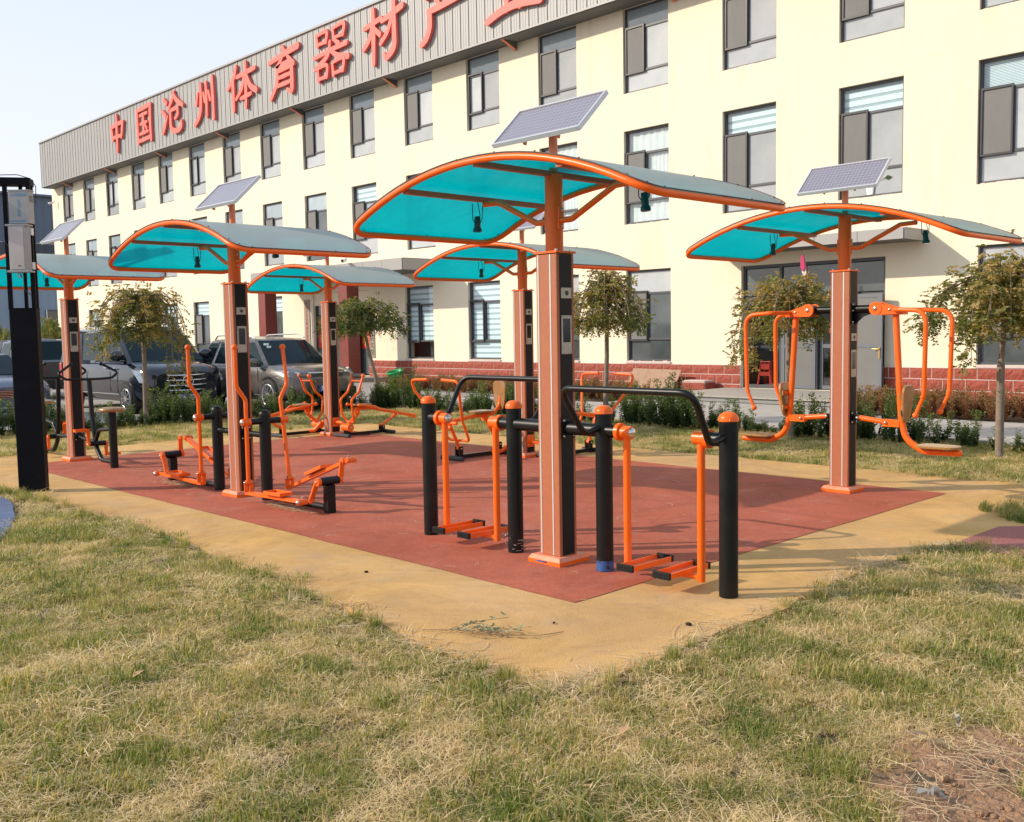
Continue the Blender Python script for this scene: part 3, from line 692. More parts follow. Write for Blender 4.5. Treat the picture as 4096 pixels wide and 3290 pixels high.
def stroke(mb, pts, w, h, y0, y1, m):
    P = [(Vector((p[0] / 100 * w, p[1] / 100 * h)), p[2] / 100 * 1.0) for p in pts]
    Q = []
    n = len(P)
    for i in range(n - 1):
        a = P[max(i - 1, 0)]; b_ = P[i]; c = P[i + 1]; d = P[min(i + 2, n - 1)]
        for k in range(6):
            t = k / 6
            q = .5 * ((2 * b_[0]) + (-a[0] + c[0]) * t + (2 * a[0] - 5 * b_[0] + 4 * c[0] - d[0]) * t * t + (-a[0] + 3 * b_[0] - 3 * c[0] + d[0]) * t ** 3)
            Q.append((q, b_[1] + (c[1] - b_[1]) * t))
    Q.append(P[-1])
    L = []; Rr = []
    for i, (q, wd) in enumerate(Q):
        t = (Q[min(i + 1, len(Q) - 1)][0] - Q[max(i - 1, 0)][0]).normalized(); nn = Vector((-t.y, t.x)); ww = wd * min(w, h) * .53
        L.append(q + nn * ww); Rr.append(q - nn * ww)
    t0 = (Q[0][0] - Q[1][0]).normalized(); t1 = (Q[-1][0] - Q[-2][0]).normalized()
    def cap(c, t, r): return [c + (Matrix.Rotation(a, 2) @ t) * r for a in (1.0, .5, 0, -.5, -1.0)]
    c0 = cap(Q[0][0], t0, Q[0][1] * min(w, h) * .53); c1 = cap(Q[-1][0], t1, Q[-1][1] * min(w, h) * .53)
    ring = L + c1 + Rr[::-1] + c0
    nl = len(L)
    vs = [(p.x, y0, p.y) for p in L] + [(p.x, y0, p.y) for p in Rr]
    mb.add(vs, [(i, nl + i, nl + i + 1, i + 1) for i in range(nl - 1)], m)
    mb.add([(p.x, y0, p.y) for p in [Rr[0], L[0]] + c0[::-1]], [tuple(range(7))], m) if False else None
    mb.add([(L[0].x, y0, L[0].y)] + [(p.x, y0, p.y) for p in c0[::-1]] + [(Rr[0].x, y0, Rr[0].y)], [tuple(range(7))], m)
    mb.add([(Rr[-1].x, y0, Rr[-1].y)] + [(p.x, y0, p.y) for p in c1[::-1]] + [(L[-1].x, y0, L[-1].y)], [tuple(range(7))], m)
    k = len(ring)
    mb.add([(p.x, y0, p.y) for p in ring] + [(p.x, y1, p.y) for p in ring], [(i, (i + 1) % k, k + (i + 1) % k, k + i) for i in range(k)], m)
lx = {'zhong': (-44.9, 1.95), 'guo': (-41.8, 1.95), 'cang': (-38.8, 2.25), 'zhou': (-35.75, 2.05), 'ti': (-32.55, 2.4), 'yu': (-29.3, 2.3), 'qi': (-26.15, 2.3), 'cai': (-23.0, 2.25), 'chan': (-19.8, 2.25), 'ye': (-16.65, 2.3)}
for k, (cx, w) in lx.items():
    mb = MB()
    for j, st in enumerate(GL[k]): stroke(mb, st, w, 1.82, -.10 - .0025 * j, .0, 'redletter')
    tag(mb.build('sign_letter', bld, (cx - w / 2, FYy - .03, 10.90)))

# --- right-hand entrance: door opening, canopy slab, step
def porch(x0, x1, yf, z0, z1, npan):
    p = MB(); p.box(((x0 + x1) / 2, (yf - WY) / 2, (z0 + z1) / 2), (x1 - x0, WY - yf - .004, z1 - z0), 'soffit')
    root = p.build('porch_canopy', bld); w = (x1 - x0) / npan
    for i in range(npan):
        q = MB(); q.box((x0 + (i + .5) * w, yf - WY - .012, (z0 + z1) / 2), (w - .012, .02, z1 - z0 + .02), 'alu'); q.build('cladding_panel', root)
    for x in (x0 - .012, x1 + .012):
        q = MB(); q.box((x, (yf - WY) / 2 - .01, (z0 + z1) / 2), (.02, WY - yf - .03, z1 - z0 + .02), 'alu'); q.build('cladding_panel', root)
    q = MB(); q.box(((x0 + x1) / 2, (yf - WY) / 2, z1 + .02), (x1 - x0 + .06, WY - yf, .02), 'alu'); q.build('capping', root)
    return root
porch(-9.85, -4.68, 15.6, 3.50, 3.70, 5)
porch(-30.6, -20.95, 14.9, 3.76, 4.10, 9)
for x in (-24.45, -29.95):
    cb = MB()
    for z0, z1 in ((0, .98), (.99, 2.58), (2.59, 3.75)): cb.box((x, 15.2 - WY, (z0 + z1) / 2), (.52, .5, z1 - z0), 'redtile')
    cb.box((x, 15.2 - WY, 1.87), (.50, .48, 3.74), 'soffit'); cb.build('porch_column', bld)
lb = MB(); lb.box((-27.15, .10, 3.06), (3.66, .1, .46), 'wall'); lb.build('door_lintel', bld)
def doorset(X0, X1, Z0, Z1, mull, transom, yy):
    f = MB(); t = .07
    f.box(((X0 + X1) / 2, yy, Z1 - t / 2 - .002), (X1 - X0 - .006, .09, t), 'frame'); f.box(((X0 + X1) / 2, yy, transom), (X1 - X0 - .006, .09, t), 'frame')
    for x in [X0 + t / 2 + .003, X1 - t / 2 - .003]: f.box((x, yy, (Z0 + Z1) / 2), (t, .085, Z1 - Z0 - .01), 'frame')
    for x, a, b_ in mull: f.box((x, yy, (a + b_) / 2), (t, .08, b_ - a), 'frame')
    return f.build('door_frame', bld)
dr = doorset(*DOOR_R, [(-8.3, .15, 2.36), (-8.3, 2.44, 3.15), (-6.65, 2.44, 3.15), (-7.35, .15, 2.36)], 2.4, .14)
for xa, xb, za, zb, m in ((-9.28, -8.36, 2.46, 3.13, 'pane_dark'), (-8.24, -6.71, 2.46, 3.13, 'pane_dark'), (-6.59, -5.68, 2.46, 3.13, 'pane_dark'), (-9.28, -8.36, .24, 2.35, 'pane_clear')):
    q = MB(); q.box(((xa + xb) / 2, .14, (za + zb) / 2), (xb - xa, .01, zb - za), m); q.build('pane', dr)
q = MB(); q.box((-8.82, .14, .20), (.95, .07, .08), 'frame'); q.build('bottom_rail', dr)
def door_leaf(x0, w, z0, h, y, rz, clear=False, handle=True):
    d = MB(); t = .05; s = .085
    for x in (s / 2, w - s / 2): d.box((x, 0, h / 2), (s, t, h), 'doorgrey')
    for z in (s / 2, h - s / 2, h * .47): d.box((w / 2, 0, z), (w - 2 * s - .002, t - .004, s), 'doorgrey')
    o = d.build('door', bld, (x0, y, z0), (0, 0, rz))
    for za, zb in ((s, h * .47 - s / 2), (h * .47 + s / 2, h - s)):
        q = MB(); q.box((w / 2, 0, (za + zb) / 2), (w - 2 * s, .02, zb - za), 'pane_clear' if clear else 'doorpanel'); q.build('door_infill', o)
    if handle:
        q = MB(); q.box((w - .05, -.035, h * .40), (.035, .02, .26), 'brass'); q.tube([(w - .05, -.05, h * .44), (w - .05, -.085, h * .44), (w - .20, -.085, h * .44)], .011, 'brass', 8, .01); q.build('handle', o)
    return o
door_leaf(-8.27, .92, .17, 2.2, .10, 0, handle=False)
door_leaf(-7.30, .62, .17, 2.2, .22, 0, clear=True, handle=False)
door_leaf(-6.78, 1.28, .17, 2.22, -.12, radians(-7))
st = MB(); st.box((-7.15, 15.15 - WY + .02, .07), (5.2, 2.8, .10), 'sideGrey'); st.build('entrance_step', bld)
for i in range(7):
    q = MB(); q.box((-9.75 + .37 + i * .743, 15.15 - WY, .136), (.735, 2.86, .03), 'stone'); q.build('step_slab', bld)
dl = doorset(*DOOR_L, [(-27.9, .15, 2.36), (-26.5, .15, 2.36), (-28.0, 2.44, 3.2), (-26.3, 2.44, 3.2)], 2.4, .14)
for xa, xb, za, zb in ((-28.93, -27.95, .2, 2.35), (-27.85, -26.55, .2, 2.35), (-28.93, -28.05, 2.46, 2.82), (-27.95, -26.35, 2.46, 2.82), (-26.25, -25.38, 2.46, 2.82), (-26.45, -25.38, .2, 2.35)):
    q = MB(); q.box(((xa + xb) / 2, .14, (za + zb) / 2), (xb - xa, .01, zb - za), 'pane_dark'); q.build('pane', dl)
d = door_leaf(-26.62, .72, .17, 2.2, .02, radians(-4), handle=False)
st = MB(); st.box((-27.1, 15.5 - WY, .07), (6.0, 2.3, .13), 'stone'); st.build('entrance_step', bld)
# security cameras
def seccam(loc, rz, par=None):
    c = MB(); c.box((0, .10, .06), (.09, .06, .12), 'white'); c.cyl((0, .08, .06), (0, -.02, .02), .02, 'white', 8); c.lathe((0, .05, 0), (.25, -1, -.12), [(0, .045), (.02, .055), (.22, .055), (.24, .065), (.30, .065)], 'white', 14); c.lathe((.07, -.235, -.033), (.25, -1, -.12), [(0, .04), (.012, .04)], 'screen', 12)
    return c.build('security_camera', par, loc, (0, 0, rz))
tag(seccam((-24.0, 14.75, 4.22), radians(25)), 'white cylindrical security camera on the grey porch canopy behind the shelter', 'camera')
tag(seccam((-55.6, 16.45, 9.6), radians(-60)), 'small white security camera on the far left corner of the cream wall', 'camera')
# plaques, posters
def plaque(name, x0, x1, z0, z1, y, txt, tm, size, label, cat):
    r = MB(); r.box(((x0 + x1) / 2, y, (z0 + z1) / 2), (x1 - x0, .03, z1 - z0), 'plaque')
    o = tag(r.build(name, None, (0, 0, 0), bevel=.004), label, cat)
    n = len(txt); st_ = (z1 - z0 - .12) / n
    for i, ch in enumerate(txt):
        me = text_mesh(ch, size, .002, tm); link_mesh('character', me, o, ((x0 + x1) / 2, y - .018, z1 - .06 - (i + .5) * st_), (pi / 2, 0, 0))
    return o
plaque('name_plaque', -29.62, -29.22, 1.0, 3.08, WY - .02, '中国河北沧州体育器材基地', 'redink', .165, 'tall narrow weathered plaque with red characters left of the shaded doors', 'sign')
plaque('name_plaque', -25.26, -24.97, .82, 2.2, WY - .02, '技术研究院', 'ink', .24, 'tall narrow plaque with black characters behind the leaning tree trunk', 'sign')
def poster(x0, x1, z0, z1, y, txt, label, size):
    r = MB(); r.box(((x0 + x1) / 2, y, (z0 + z1) / 2), (x1 - x0, .006, z1 - z0), 'redpaper')
    o = tag(r.build('red_poster'), label, 'poster')
    n = len(txt); s_ = (z1 - z0) / n
    for i, ch in enumerate(txt):
        me = text_mesh(ch, size, .001, 'gold', offset=.006); link_mesh('gold_character', me, o, ((x0 + x1) / 2, y - .006, z1 - (i + .5) * s_), (pi / 2, 0, 0))
poster(-28.86, -28.18, 1.18, 2.40, WY + .12, '福春', 'red poster with gold characters on the left shaded door', .46)
poster(-26.0, -25.42, 1.16, 2.2, WY + .12, '福恭', 'red poster with gold characters on the right shaded door behind the tree', .44)
q = MB(); q.box((-26.55, WY - .03, 1.95), (.30, .004, .36), 'blind'); tag(q.build('notice_paper'), 'pale blue notice paper taped on the shaded glass door', 'notice')
q = MB(); q.box((-6.98, WY + .18, 1.62), (.13, .004, .2), 'redpaper'); o = tag(q.build('door_sticker'), 'small red sticker on the glass of the right-hand entrance door', 'sticker'); link_mesh('character', text_mesh('拉', .12, .001, 'white'), o, (-6.98, WY + .175, 1.64), (pi / 2, 0, 0))

# --- warehouse far left
wh = thing('warehouse', 'blue-grey clad warehouse with a dark window band at the far left', 'building', (-75, 0, 0))
for m, z0, z1 in (('corr_light', 0, 7.7), ('corr_black', 7.71, 9.0), ('corr_dark', 9.01, 12.5)):
    b = MB(); vs = []; n = 4; W = 1.2; pr = [(0, 0), (.05, .05), (.10, .05), (.15, 0), (.55, 0), (.60, .04), (.65, .04), (.70, 0), (W, 0)]
    for y, x in pr: vs += [(x, y, z0), (x, y, z1)]
    b.add(vs, [(2 * i, 2 * i + 2, 2 * i + 3, 2 * i + 1) for i in range(len(pr) - 1)], m); me = b.mesh('cladding_panel')
    for i in range(22): link_mesh('cladding_panel', me, wh, (0, 4 + i * W, 0))
b = MB(); b.box((-8, 16, 12.6), (16.6, 28, .15), 'corr_dark'); b.build('roof', wh)
b = MB(); b.quad([(-.02, 4, 0), (-16, 4, 0), (-16, 4, 12.5), (-.02, 4, 12.5)], 'corr_light'); b.build('side_wall', wh)
for y0 in (22.4, 14.5):
    b = MB(); b.box((.06, y0 + 1.1, 2.7), (.1, 2.2, 2.6), 'frame'); f = b.build('window', wh)
    for k in range(2):
        for j in range(2):
            q = MB(); q.box((.13, y0 + .58 + k * 1.05, 2.05 + j * 1.28), (.02, .94, 1.16), 'pane_dark'); q.build('pane', f)
    q = MB(); q.box((.15, y0 + 1.1, 2.69), (.04, 2.2, .09), 'white'); q.box((.15, y0 + .05, 2.7), (.04, .08, 2.6), 'white'); q.build('window_trim', f)

# ------------------------------------------------------------------ solar shelters
POST = {'P1': (0, 0), 'P2': (-4.545, 0), 'P3': (-9.098, 0), 'P6': (0, 4.16), 'P5': (-4.545, 4.16), 'P4': (-9.098, 4.16)}
CL, CWD, CR = 1.42, .745, .35
RAD = (CL * CL + CR * CR) / (2 * CR)
def arcz(x): return 2.405 + (sqrt(RAD * RAD - x * x) - (RAD - CR))
def shelter(key, label):
    x0, y0 = POST[key]
    t = thing('solar_shelter', label, 'shelter', (x0, y0, 0.004), 0, 'solar shelters on the rubber court')
    # base plate, column, panels, strips
    b = MB(); s1, s2 = .155, .135
    b.box((0, 0, .014), (2 * s1, 2 * s1, .028), 'orange')
    vs = [(-s1, -s1, .028), (s1, -s1, .028), (s1, s1, .028), (-s1, s1, .028), (-s2, -s2, .055), (s2, -s2, .055), (s2, s2, .055), (-s2, s2, .055)]
    b.add(vs, [(0, 1, 5, 4), (1, 2, 6, 5), (2, 3, 7, 6), (3, 0, 4, 7), (4, 5, 6, 7)], 'orange_dusty')
    if key in ('P1', 'P4'): b.box((-.02, -s1 - .001, .018), (.10, .003, .012), 'bluetape')
    b.build('base_plate', t)
    c = MB(); c.box((0, 0, 1.12), (.20, .176, 2.13), 'brown'); c.build('column', t, bevel=.006)
    for s in (-1, 1):
        p = MB(); p.box((s * .1005, 0, 1.12), (.004, .122, 2.12), 'panel_black'); p.build('column_panel', t)
        for xx in (-.078, .038):
            q = MB(); q.box((xx * -s, s * .0885, 1.12), (.011, .004, 2.12), 'silver'); q.build('silver_strip', t)
            q = MB(); q.box((xx * -s + .009 , s * .0885, 1.12), (.003, .002, 2.12), 'panel_black'); q.build('strip_shadow_gap', t) if False else None
    cp = MB(); cp.box((0, 0, 2.194), (.222, .198, .014), 'orange')
    for sx in (-1, 1):
        for sy in (-1, 1): cp.cyl((sx * .085, sy * .075, 2.2), (sx * .085, sy * .075, 2.214), .011, 'steel', 8)
    cp.build('column_cap', t)
    # terminal on the +x face: speaker plate and screen unit
    zs, zt = (1.91, 1.62) if key != 'P6' else (1.54, 1.28)
    pl = MB(); pl.box((.105, 0, zs), (.006, .104, .074), 'steel_plate'); pl.lathe((.108, .006, zs), (1, 0, 0), [(0, .018), (.001, .018)], 'rubber', 14)
    for q in range(12):
        a = q * 2.4; r = .0045 * sqrt(q); pl.lathe((.1092, .006 + r * cos(a), zs + r * sin(a)), (1, 0, 0), [(0, .0018), (.0005, .0018)], 'steel_plate', 5)
    pl.build('speaker_plate', t, bevel=.002)
    tm = MB(); tm.box((.105, 0, zt), (.007, .104, .27), 'steel_plate')
    for dy, dz in ((-.02, -.075), (.02, -.075), (0, -.086), (-.02, -.1), (.02, -.1)): tm.lathe((.1085, dy, zt + dz), (1, 0, 0), [(0, .0055), (.003, .0045)], 'steel', 10)
    for dy in (-.038, .038):
        for dz in (-.129, .129): tm.lathe((.1085, dy, zt + dz), (1, 0, 0), [(0, .0035), (.001, .003)], 'rubber', 6)
    tmo = tm.build('control_terminal', t, bevel=.002)
    sc = MB(); sc.box((.1095, 0, zt + .03), (.002, .072, .165), 'screen'); sc.build('screen', tmo)
    # pole
    p = MB(); p.tube([(0, 0, 2.2), (0, 0, 2.735)], .063, 'orange', 28); p.tube([(0, 0, 2.735), (0, 0, 3.06)], .031, 'orange_dusty', 18); p.build('pole', t)
    for s in (-1, 1):
        p = MB(); p.box((s * .064, 0, 2.43), (.012, .05, .15), 'orange')
        for dz in (-.055, .055): p.ball((s * .073, 0, 2.43 + dz), .011, 'steel', 8, 5)
        p.build('brace_plate', t)
    # canopy frame: closed tube with rounded corners following the arc
    R = .15; L = CL; W = CWD; pts = []
    def corner(cx, cy, a0, a1): return [(cx + R * cos(a0 + (a1 - a0) * k / 6), cy + R * sin(a0 + (a1 - a0) * k / 6)) for k in range(7)]
    loop = []
    loop += [(x, -W) for x in np.linspace(-L + R, L - R, 22)] + corner(L - R, -W + R, -pi / 2, 0)[1:]
    loop += [(L, y) for y in np.linspace(-W + R, W - R, 5)][1:] + corner(L - R, W - R, 0, pi / 2)[1:]
    loop += [(x, W) for x in np.linspace(L - R, -L + R, 22)][1:] + corner(-L + R, W - R, pi / 2, pi)[1:]
    loop += [(-L, y) for y in np.linspace(W - R, -W + R, 5)][1:] + corner(-L + R, -W + R, pi, 1.5 * pi)[1:]
    f = MB(); f.tube([(x, y, arcz(x)) for x, y in loop], .023, 'orange', 12, caps=False); f.build('canopy_frame', t)
    # sheet (two skins, 8 mm apart)
    def half(x):
        d = L + .012 - abs(x)
        return W + .012 if d >= R else W + .012 - R + sqrt(max(0, R * R - (R - d) ** 2))
    xs = np.concatenate([np.linspace(-L - .012, -L + R, 7)[:-1], np.linspace(-L + R, L - R, 30), np.linspace(L - R, L + .012, 7)[1:]])
    sh = MB(); top = []; bot = []
    for x in xs:
        h = max(half(x), .001); z = arcz(x) + .026
        for k in range(9): top.append((x, -h + 2 * h * k / 8, z + .004)); bot.append((x, -h + 2 * h * k / 8, z - .004))
    n = len(xs); F = [(i * 9 + k, (i + 1) * 9 + k, (i + 1) * 9 + k + 1, i * 9 + k + 1) for i in range(n - 1) for k in range(8)]
    sh.add(top, F, 'sheet_top', True); sh.add(bot, [tuple(reversed(q)) for q in F], 'sheet_bot', True)
    sh.build('canopy_sheet', t)
    ed = MB(); ed.tube([(x * 1.009, y * 1.018, arcz(x) + .026) for x, y in loop], .0045, 'gasket', 6, caps=False); ed.build('sheet_gasket', t)
    sw = MB()
    for i, (x, y) in enumerate(loop[::3]): sw.lathe((x * .995, y * .985, arcz(x) + .03), (0, 0, 1), [(0, .009), (.004, .008), (.010, .005)], 'gasket', 7)
    tag(sw.build('sheet_screws', t), kind='stuff')
    # crossbeams
    for x in (-.74, 0, .74):
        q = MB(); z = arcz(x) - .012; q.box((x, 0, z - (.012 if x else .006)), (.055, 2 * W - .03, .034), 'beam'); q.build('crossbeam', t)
    for s in (-1, 1):
        q = MB(); q.tube([(s * .06, 0, 2.415), (s * .17, 0, 2.415), (s * .56, 0, 2.60), (s * .72, 0, 2.605)], .0215, 'orange', 14, .07); q.build('brace', t)
        q = MB(); x = s * .80
        q.tube([(x - .02, -.03, arcz(.80) - .03), (x - .02, -.03, 2.50), (x, -.025, 2.47)], .0035, 'lamp', 6, .01); q.tube([(x + .03, .03, arcz(.80) - .03), (x + .02, .028, 2.50), (x, .025, 2.47)], .0035, 'lamp', 6, .01)
        q.tube([(x, 0, arcz(.80)), (x + .02, .01, 2.53), (x, 0, 2.50)], .003, 'rubber', 6, .02)
        q.lathe((x, 0, 2.525), (0.08 * s, .05, -1), [(0, .008), (.004, .022), (.075, .025), (.088, .025), (.092, .033), (.118, .034)], 'lamp', 18)
        lo = q.build('spotlight', t)
        q = MB(); q.lathe((x + .0094 * s, .0058, 2.4065), (0.08 * s, .05, -1), [(0, .028), (.003, .028)], 'screen', 14); q.build('lens', lo)
    # solar panel tilted towards -y
    R_ = Matrix.Rotation(radians(44), 3, 'X')
    pw_, ph_ = .835, .40; c0 = Vector((0, -.045, 3.105))
    fr = MB()
    fr.box(c0 + R_ @ Vector((0, 0, -.006)), (pw_ - .004, ph_ - .004, .010), 'whitebox', R_)
    for sx in (-1, 1): fr.box(c0 + R_ @ Vector((sx * (pw_ / 2 - .006), 0, 0)), (.014, ph_, .034), 'silver', R_)
    for sy in (-1, 1): fr.box(c0 + R_ @ Vector((0, sy * (ph_ / 2 - .006), 0)), (pw_ - .028, .014, .034), 'silver', R_)
    po = fr.build('solar_panel', t)
    ce = MB(); ce.box((0, 0, 0), (pw_ - .03, ph_ - .03, .004), 'solar'); e = ce.build('solar_cells', po); e.location = c0 + R_ @ Vector((0, 0, .006)); e.rotation_euler = (radians(44), 0, 0)
    br = MB()
    for sx in (-.16, .16):
        a = c0 + R_ @ Vector((sx, -.15, -.018)); b2 = c0 + R_ @ Vector((sx, .15, -.018)); br.bar(a, b2, .03, .03, 'orange_dusty')
        br.prism([a + Vector((-.02, 0, 0)), a + Vector((.02, 0, 0)), a + Vector((0, .01, -.04))], (0, .03, 0), 'orange_dusty')
    br.box((0, -.03, 3.05), (.36, .05, .012), 'orange_dusty'); br.build('panel_bracket', t)
    return t
SH = {}
for k, lab in (('P1', 'nearest orange solar shelter, standing between the two air walkers at the front corner'),
               ('P2', 'orange solar shelter between the two elliptical trainers, behind the front one to the left'),
               ('P3', 'leftmost orange solar shelter, between the pedal stools behind the black cabinet'),
               ('P4', 'small orange solar shelter in the back row in front of the grey brown parked car'),
               ('P5', 'orange solar shelter in the back row, half hidden behind the nearest column'),
               ('P6', 'right-hand orange solar shelter in front of the grey entrance doors')):
    SH[k] = shelter(k, lab)

def seat_board(m, w, d, t, taper=.75):
    """rounded board centred on origin in xy, thickness up"""
    pts = []
    n = 28
    for i in range(n):
        a = 2 * pi * i / n; ca, sa = cos(a), sin(a); e = .55
        x = abs(ca) ** e * (1 if ca > 0 else -1) * w / 2; y = abs(sa) ** e * (1 if sa > 0 else -1) * d / 2
        y *= 1 - (1 - taper) * (x / w + .5); pts.append((x, y))
    mb = MB(); N = n
    r1 = [(x * .97, y * .97, t / 2) for x, y in pts]; r2 = [(x, y, t / 2 - .005) for x, y in pts]; r3 = [(x, y, -t / 2 + .005) for x, y in pts]; r4 = [(x * .97, y * .97, -t / 2) for x, y in pts]
    mb.add(r1 + r2 + r3 + r4, [tuple(range(N)), tuple(reversed(range(3 * N, 4 * N)))] + [(j * N + (i + 1) % N, j * N + i, (j + 1) * N + i, (j + 1) * N + (i + 1) % N) for j in range(3) for i in range(N)], m)
    return mb

def domecap(mb, x, y, z, r, m):
    mb.lathe((x, y, z), (0, 0, 1), [(0, r + .004), (.022, r + .004), (.036, r * .93), (.048, r * .72), (.056, r * .42), (.058, r * .05)], m, 24)

# ------------------------------------------------------------------ air walkers (front shelter)
def air_walker(loc, rz, label):
    t = thing('air_walker', label, 'exercise machine', loc, rz, 'air walkers on the front shelter')
    X1, X2 = .44, 1.44
    for i, x in enumerate((X1, X2)):
        p = MB(); p.tube([(x, 0, 0), (x, 0, 1.09)], .0585, 'black', 28); o = p.build('post', t)
        c = MB(); domecap(c, x, 0, 1.082, .0585, 'orange'); c.ball((x + .04, -.047, 1.093), .005, 'steel', 6, 4); c.build('post_cap', o)
        if i == 0 and rz == 0:
            q = MB(); q.tube([(x, 0, 0.002), (x, 0, .075)], .0600, 'bluetape', 28, caps=False); q.build('tape', o)
    a = MB(); a.tube([(.10, 0, .965), (X1 - .03, 0, .965)], .047, 'black', 24); a.tube([(X1 + .03, 0, .965), (X1 + .13, 0, .965)], .044, 'black', 24); 
    a2 = MB(); a2.tube([(X2 - .03, 0, .965), (X2 - .13, 0, .965)], .044, 'black', 24); a2.build('outer_axle', t)
    a.box((.108, 0, .965), (.01, .13, .15), 'black')
    for sy in (-.048, .048):
        for dz in (-.055, .055): a.ball((.116, sy, .965 + dz), .0095, 'steel', 8, 5)
    a.build('axle_beam', t)
    h = MB(); yb, yt = -.17, -.40
    h.tube([(X1 + .0, -.045, .99), (X1, -.20, .955), (X1 - .03, yt, 1.275), (X2 + .03, yt, 1.275), (X2, -.20, .955), (X2, -.045, .99)], .0215, 'black', 16, [0, .085, .10, .10, .085, 0], nf=8); h.build('handrail', t)
    for s, xl, sw in ((1, X1 + .13, 0.00), (-1, X2 - .13, 0.0)):
        q = MB(); xa = xl; q.cyl((xa, 0, .965), (xa + s * .03, 0, .965), .060, 'orange', 28); q.cyl((xa + s * .03, 0, .965), (xa + s * .115, 0, .965), .043, 'orange', 24)
        q.lathe((xa + s * .115, 0, .965), (s, 0, 0), [(0, .036), (.006, .034), (.016, .024), (.02, .006)], 'steel', 18)
        xc = xa + s * .072
        q.tube([(xc, 0, .95), (xc, 0, .055)], .0255, 'orange', 18); g = q.build('swing_leg', t)
        # foot tray along y
        tx = xc + s * .15; z = .085
        k = MB(); k.bar((xc, 0, z - .005), (tx, 0, z - .005), .05, .02, 'orange'); k.prism([(xc, 0, .02 + .04), (xc, 0, .10), (tx, 0, .08)], (0, .006, 0), 'orange')
        w, d = .118, .40
        k.box((tx, 0, z + .008), (w, d, .006), 'orange_dusty')
        for sx in (-1, 1): k.box((tx + sx * w / 2, 0, z + .022), (.005, d, .036), 'orange')
        k.build('foot_tray', g)
        for sy in (-1, 1):
            e = MB(); e.box((tx, sy * (d / 2 + .011), z + .024), (w + .012, .022, .044), 'rubber')
            for r in range(9): e.box((tx - w / 2 + .006 + r * (w - .006) / 8.3, sy * (d / 2 + .023), z + .024), (.006, .004, .034), 'rubber')
            e.build('rubber_end', g)
    return t
air_walker((0, 0, 0.004), 0, 'orange and black air walker right of the nearest column, blue tape on its post')
aw = air_walker((0, 0, 0.004), pi, 'orange and black air walker left of the nearest column')
# torn plastic film around the inner post of the left walker
q = MB(); rr = random.Random(4)
for k in range(26):
    a = rr.uniform(0, 2 * pi); z = rr.uniform(0.01, .12); r = .059; p0 = Vector((-.44 + r * cos(a), r * sin(a), z)); d = rr.uniform(.02, .06)
    q.quad([p0, p0 + Vector((-sin(a) * d, cos(a) * d, rr.uniform(-.01, .01))), p0 + Vector((-sin(a) * d, cos(a) * d, rr.uniform(.004, .012))) + Vector((cos(a), sin(a), 0)) * rr.uniform(0, .015), p0 + Vector((0, 0, .006))], 'film')
for k in range(14):
    p0 = Vector((-.50 + rr.uniform(-.03, .01), -.03 + rr.uniform(-.02, .02), .09 + rr.uniform(-.03, .05))); e = [Vector([rr.uniform(-.03, .03) for _ in range(3)]) for _ in range(3)]
    q.quad([p0, p0 + e[0], p0 + e[1] * .8], 'film')
tag(q.build('plastic_wrap'), 'crumpled torn plastic film around the foot of the black post left of the nearest column', 'plastic film')

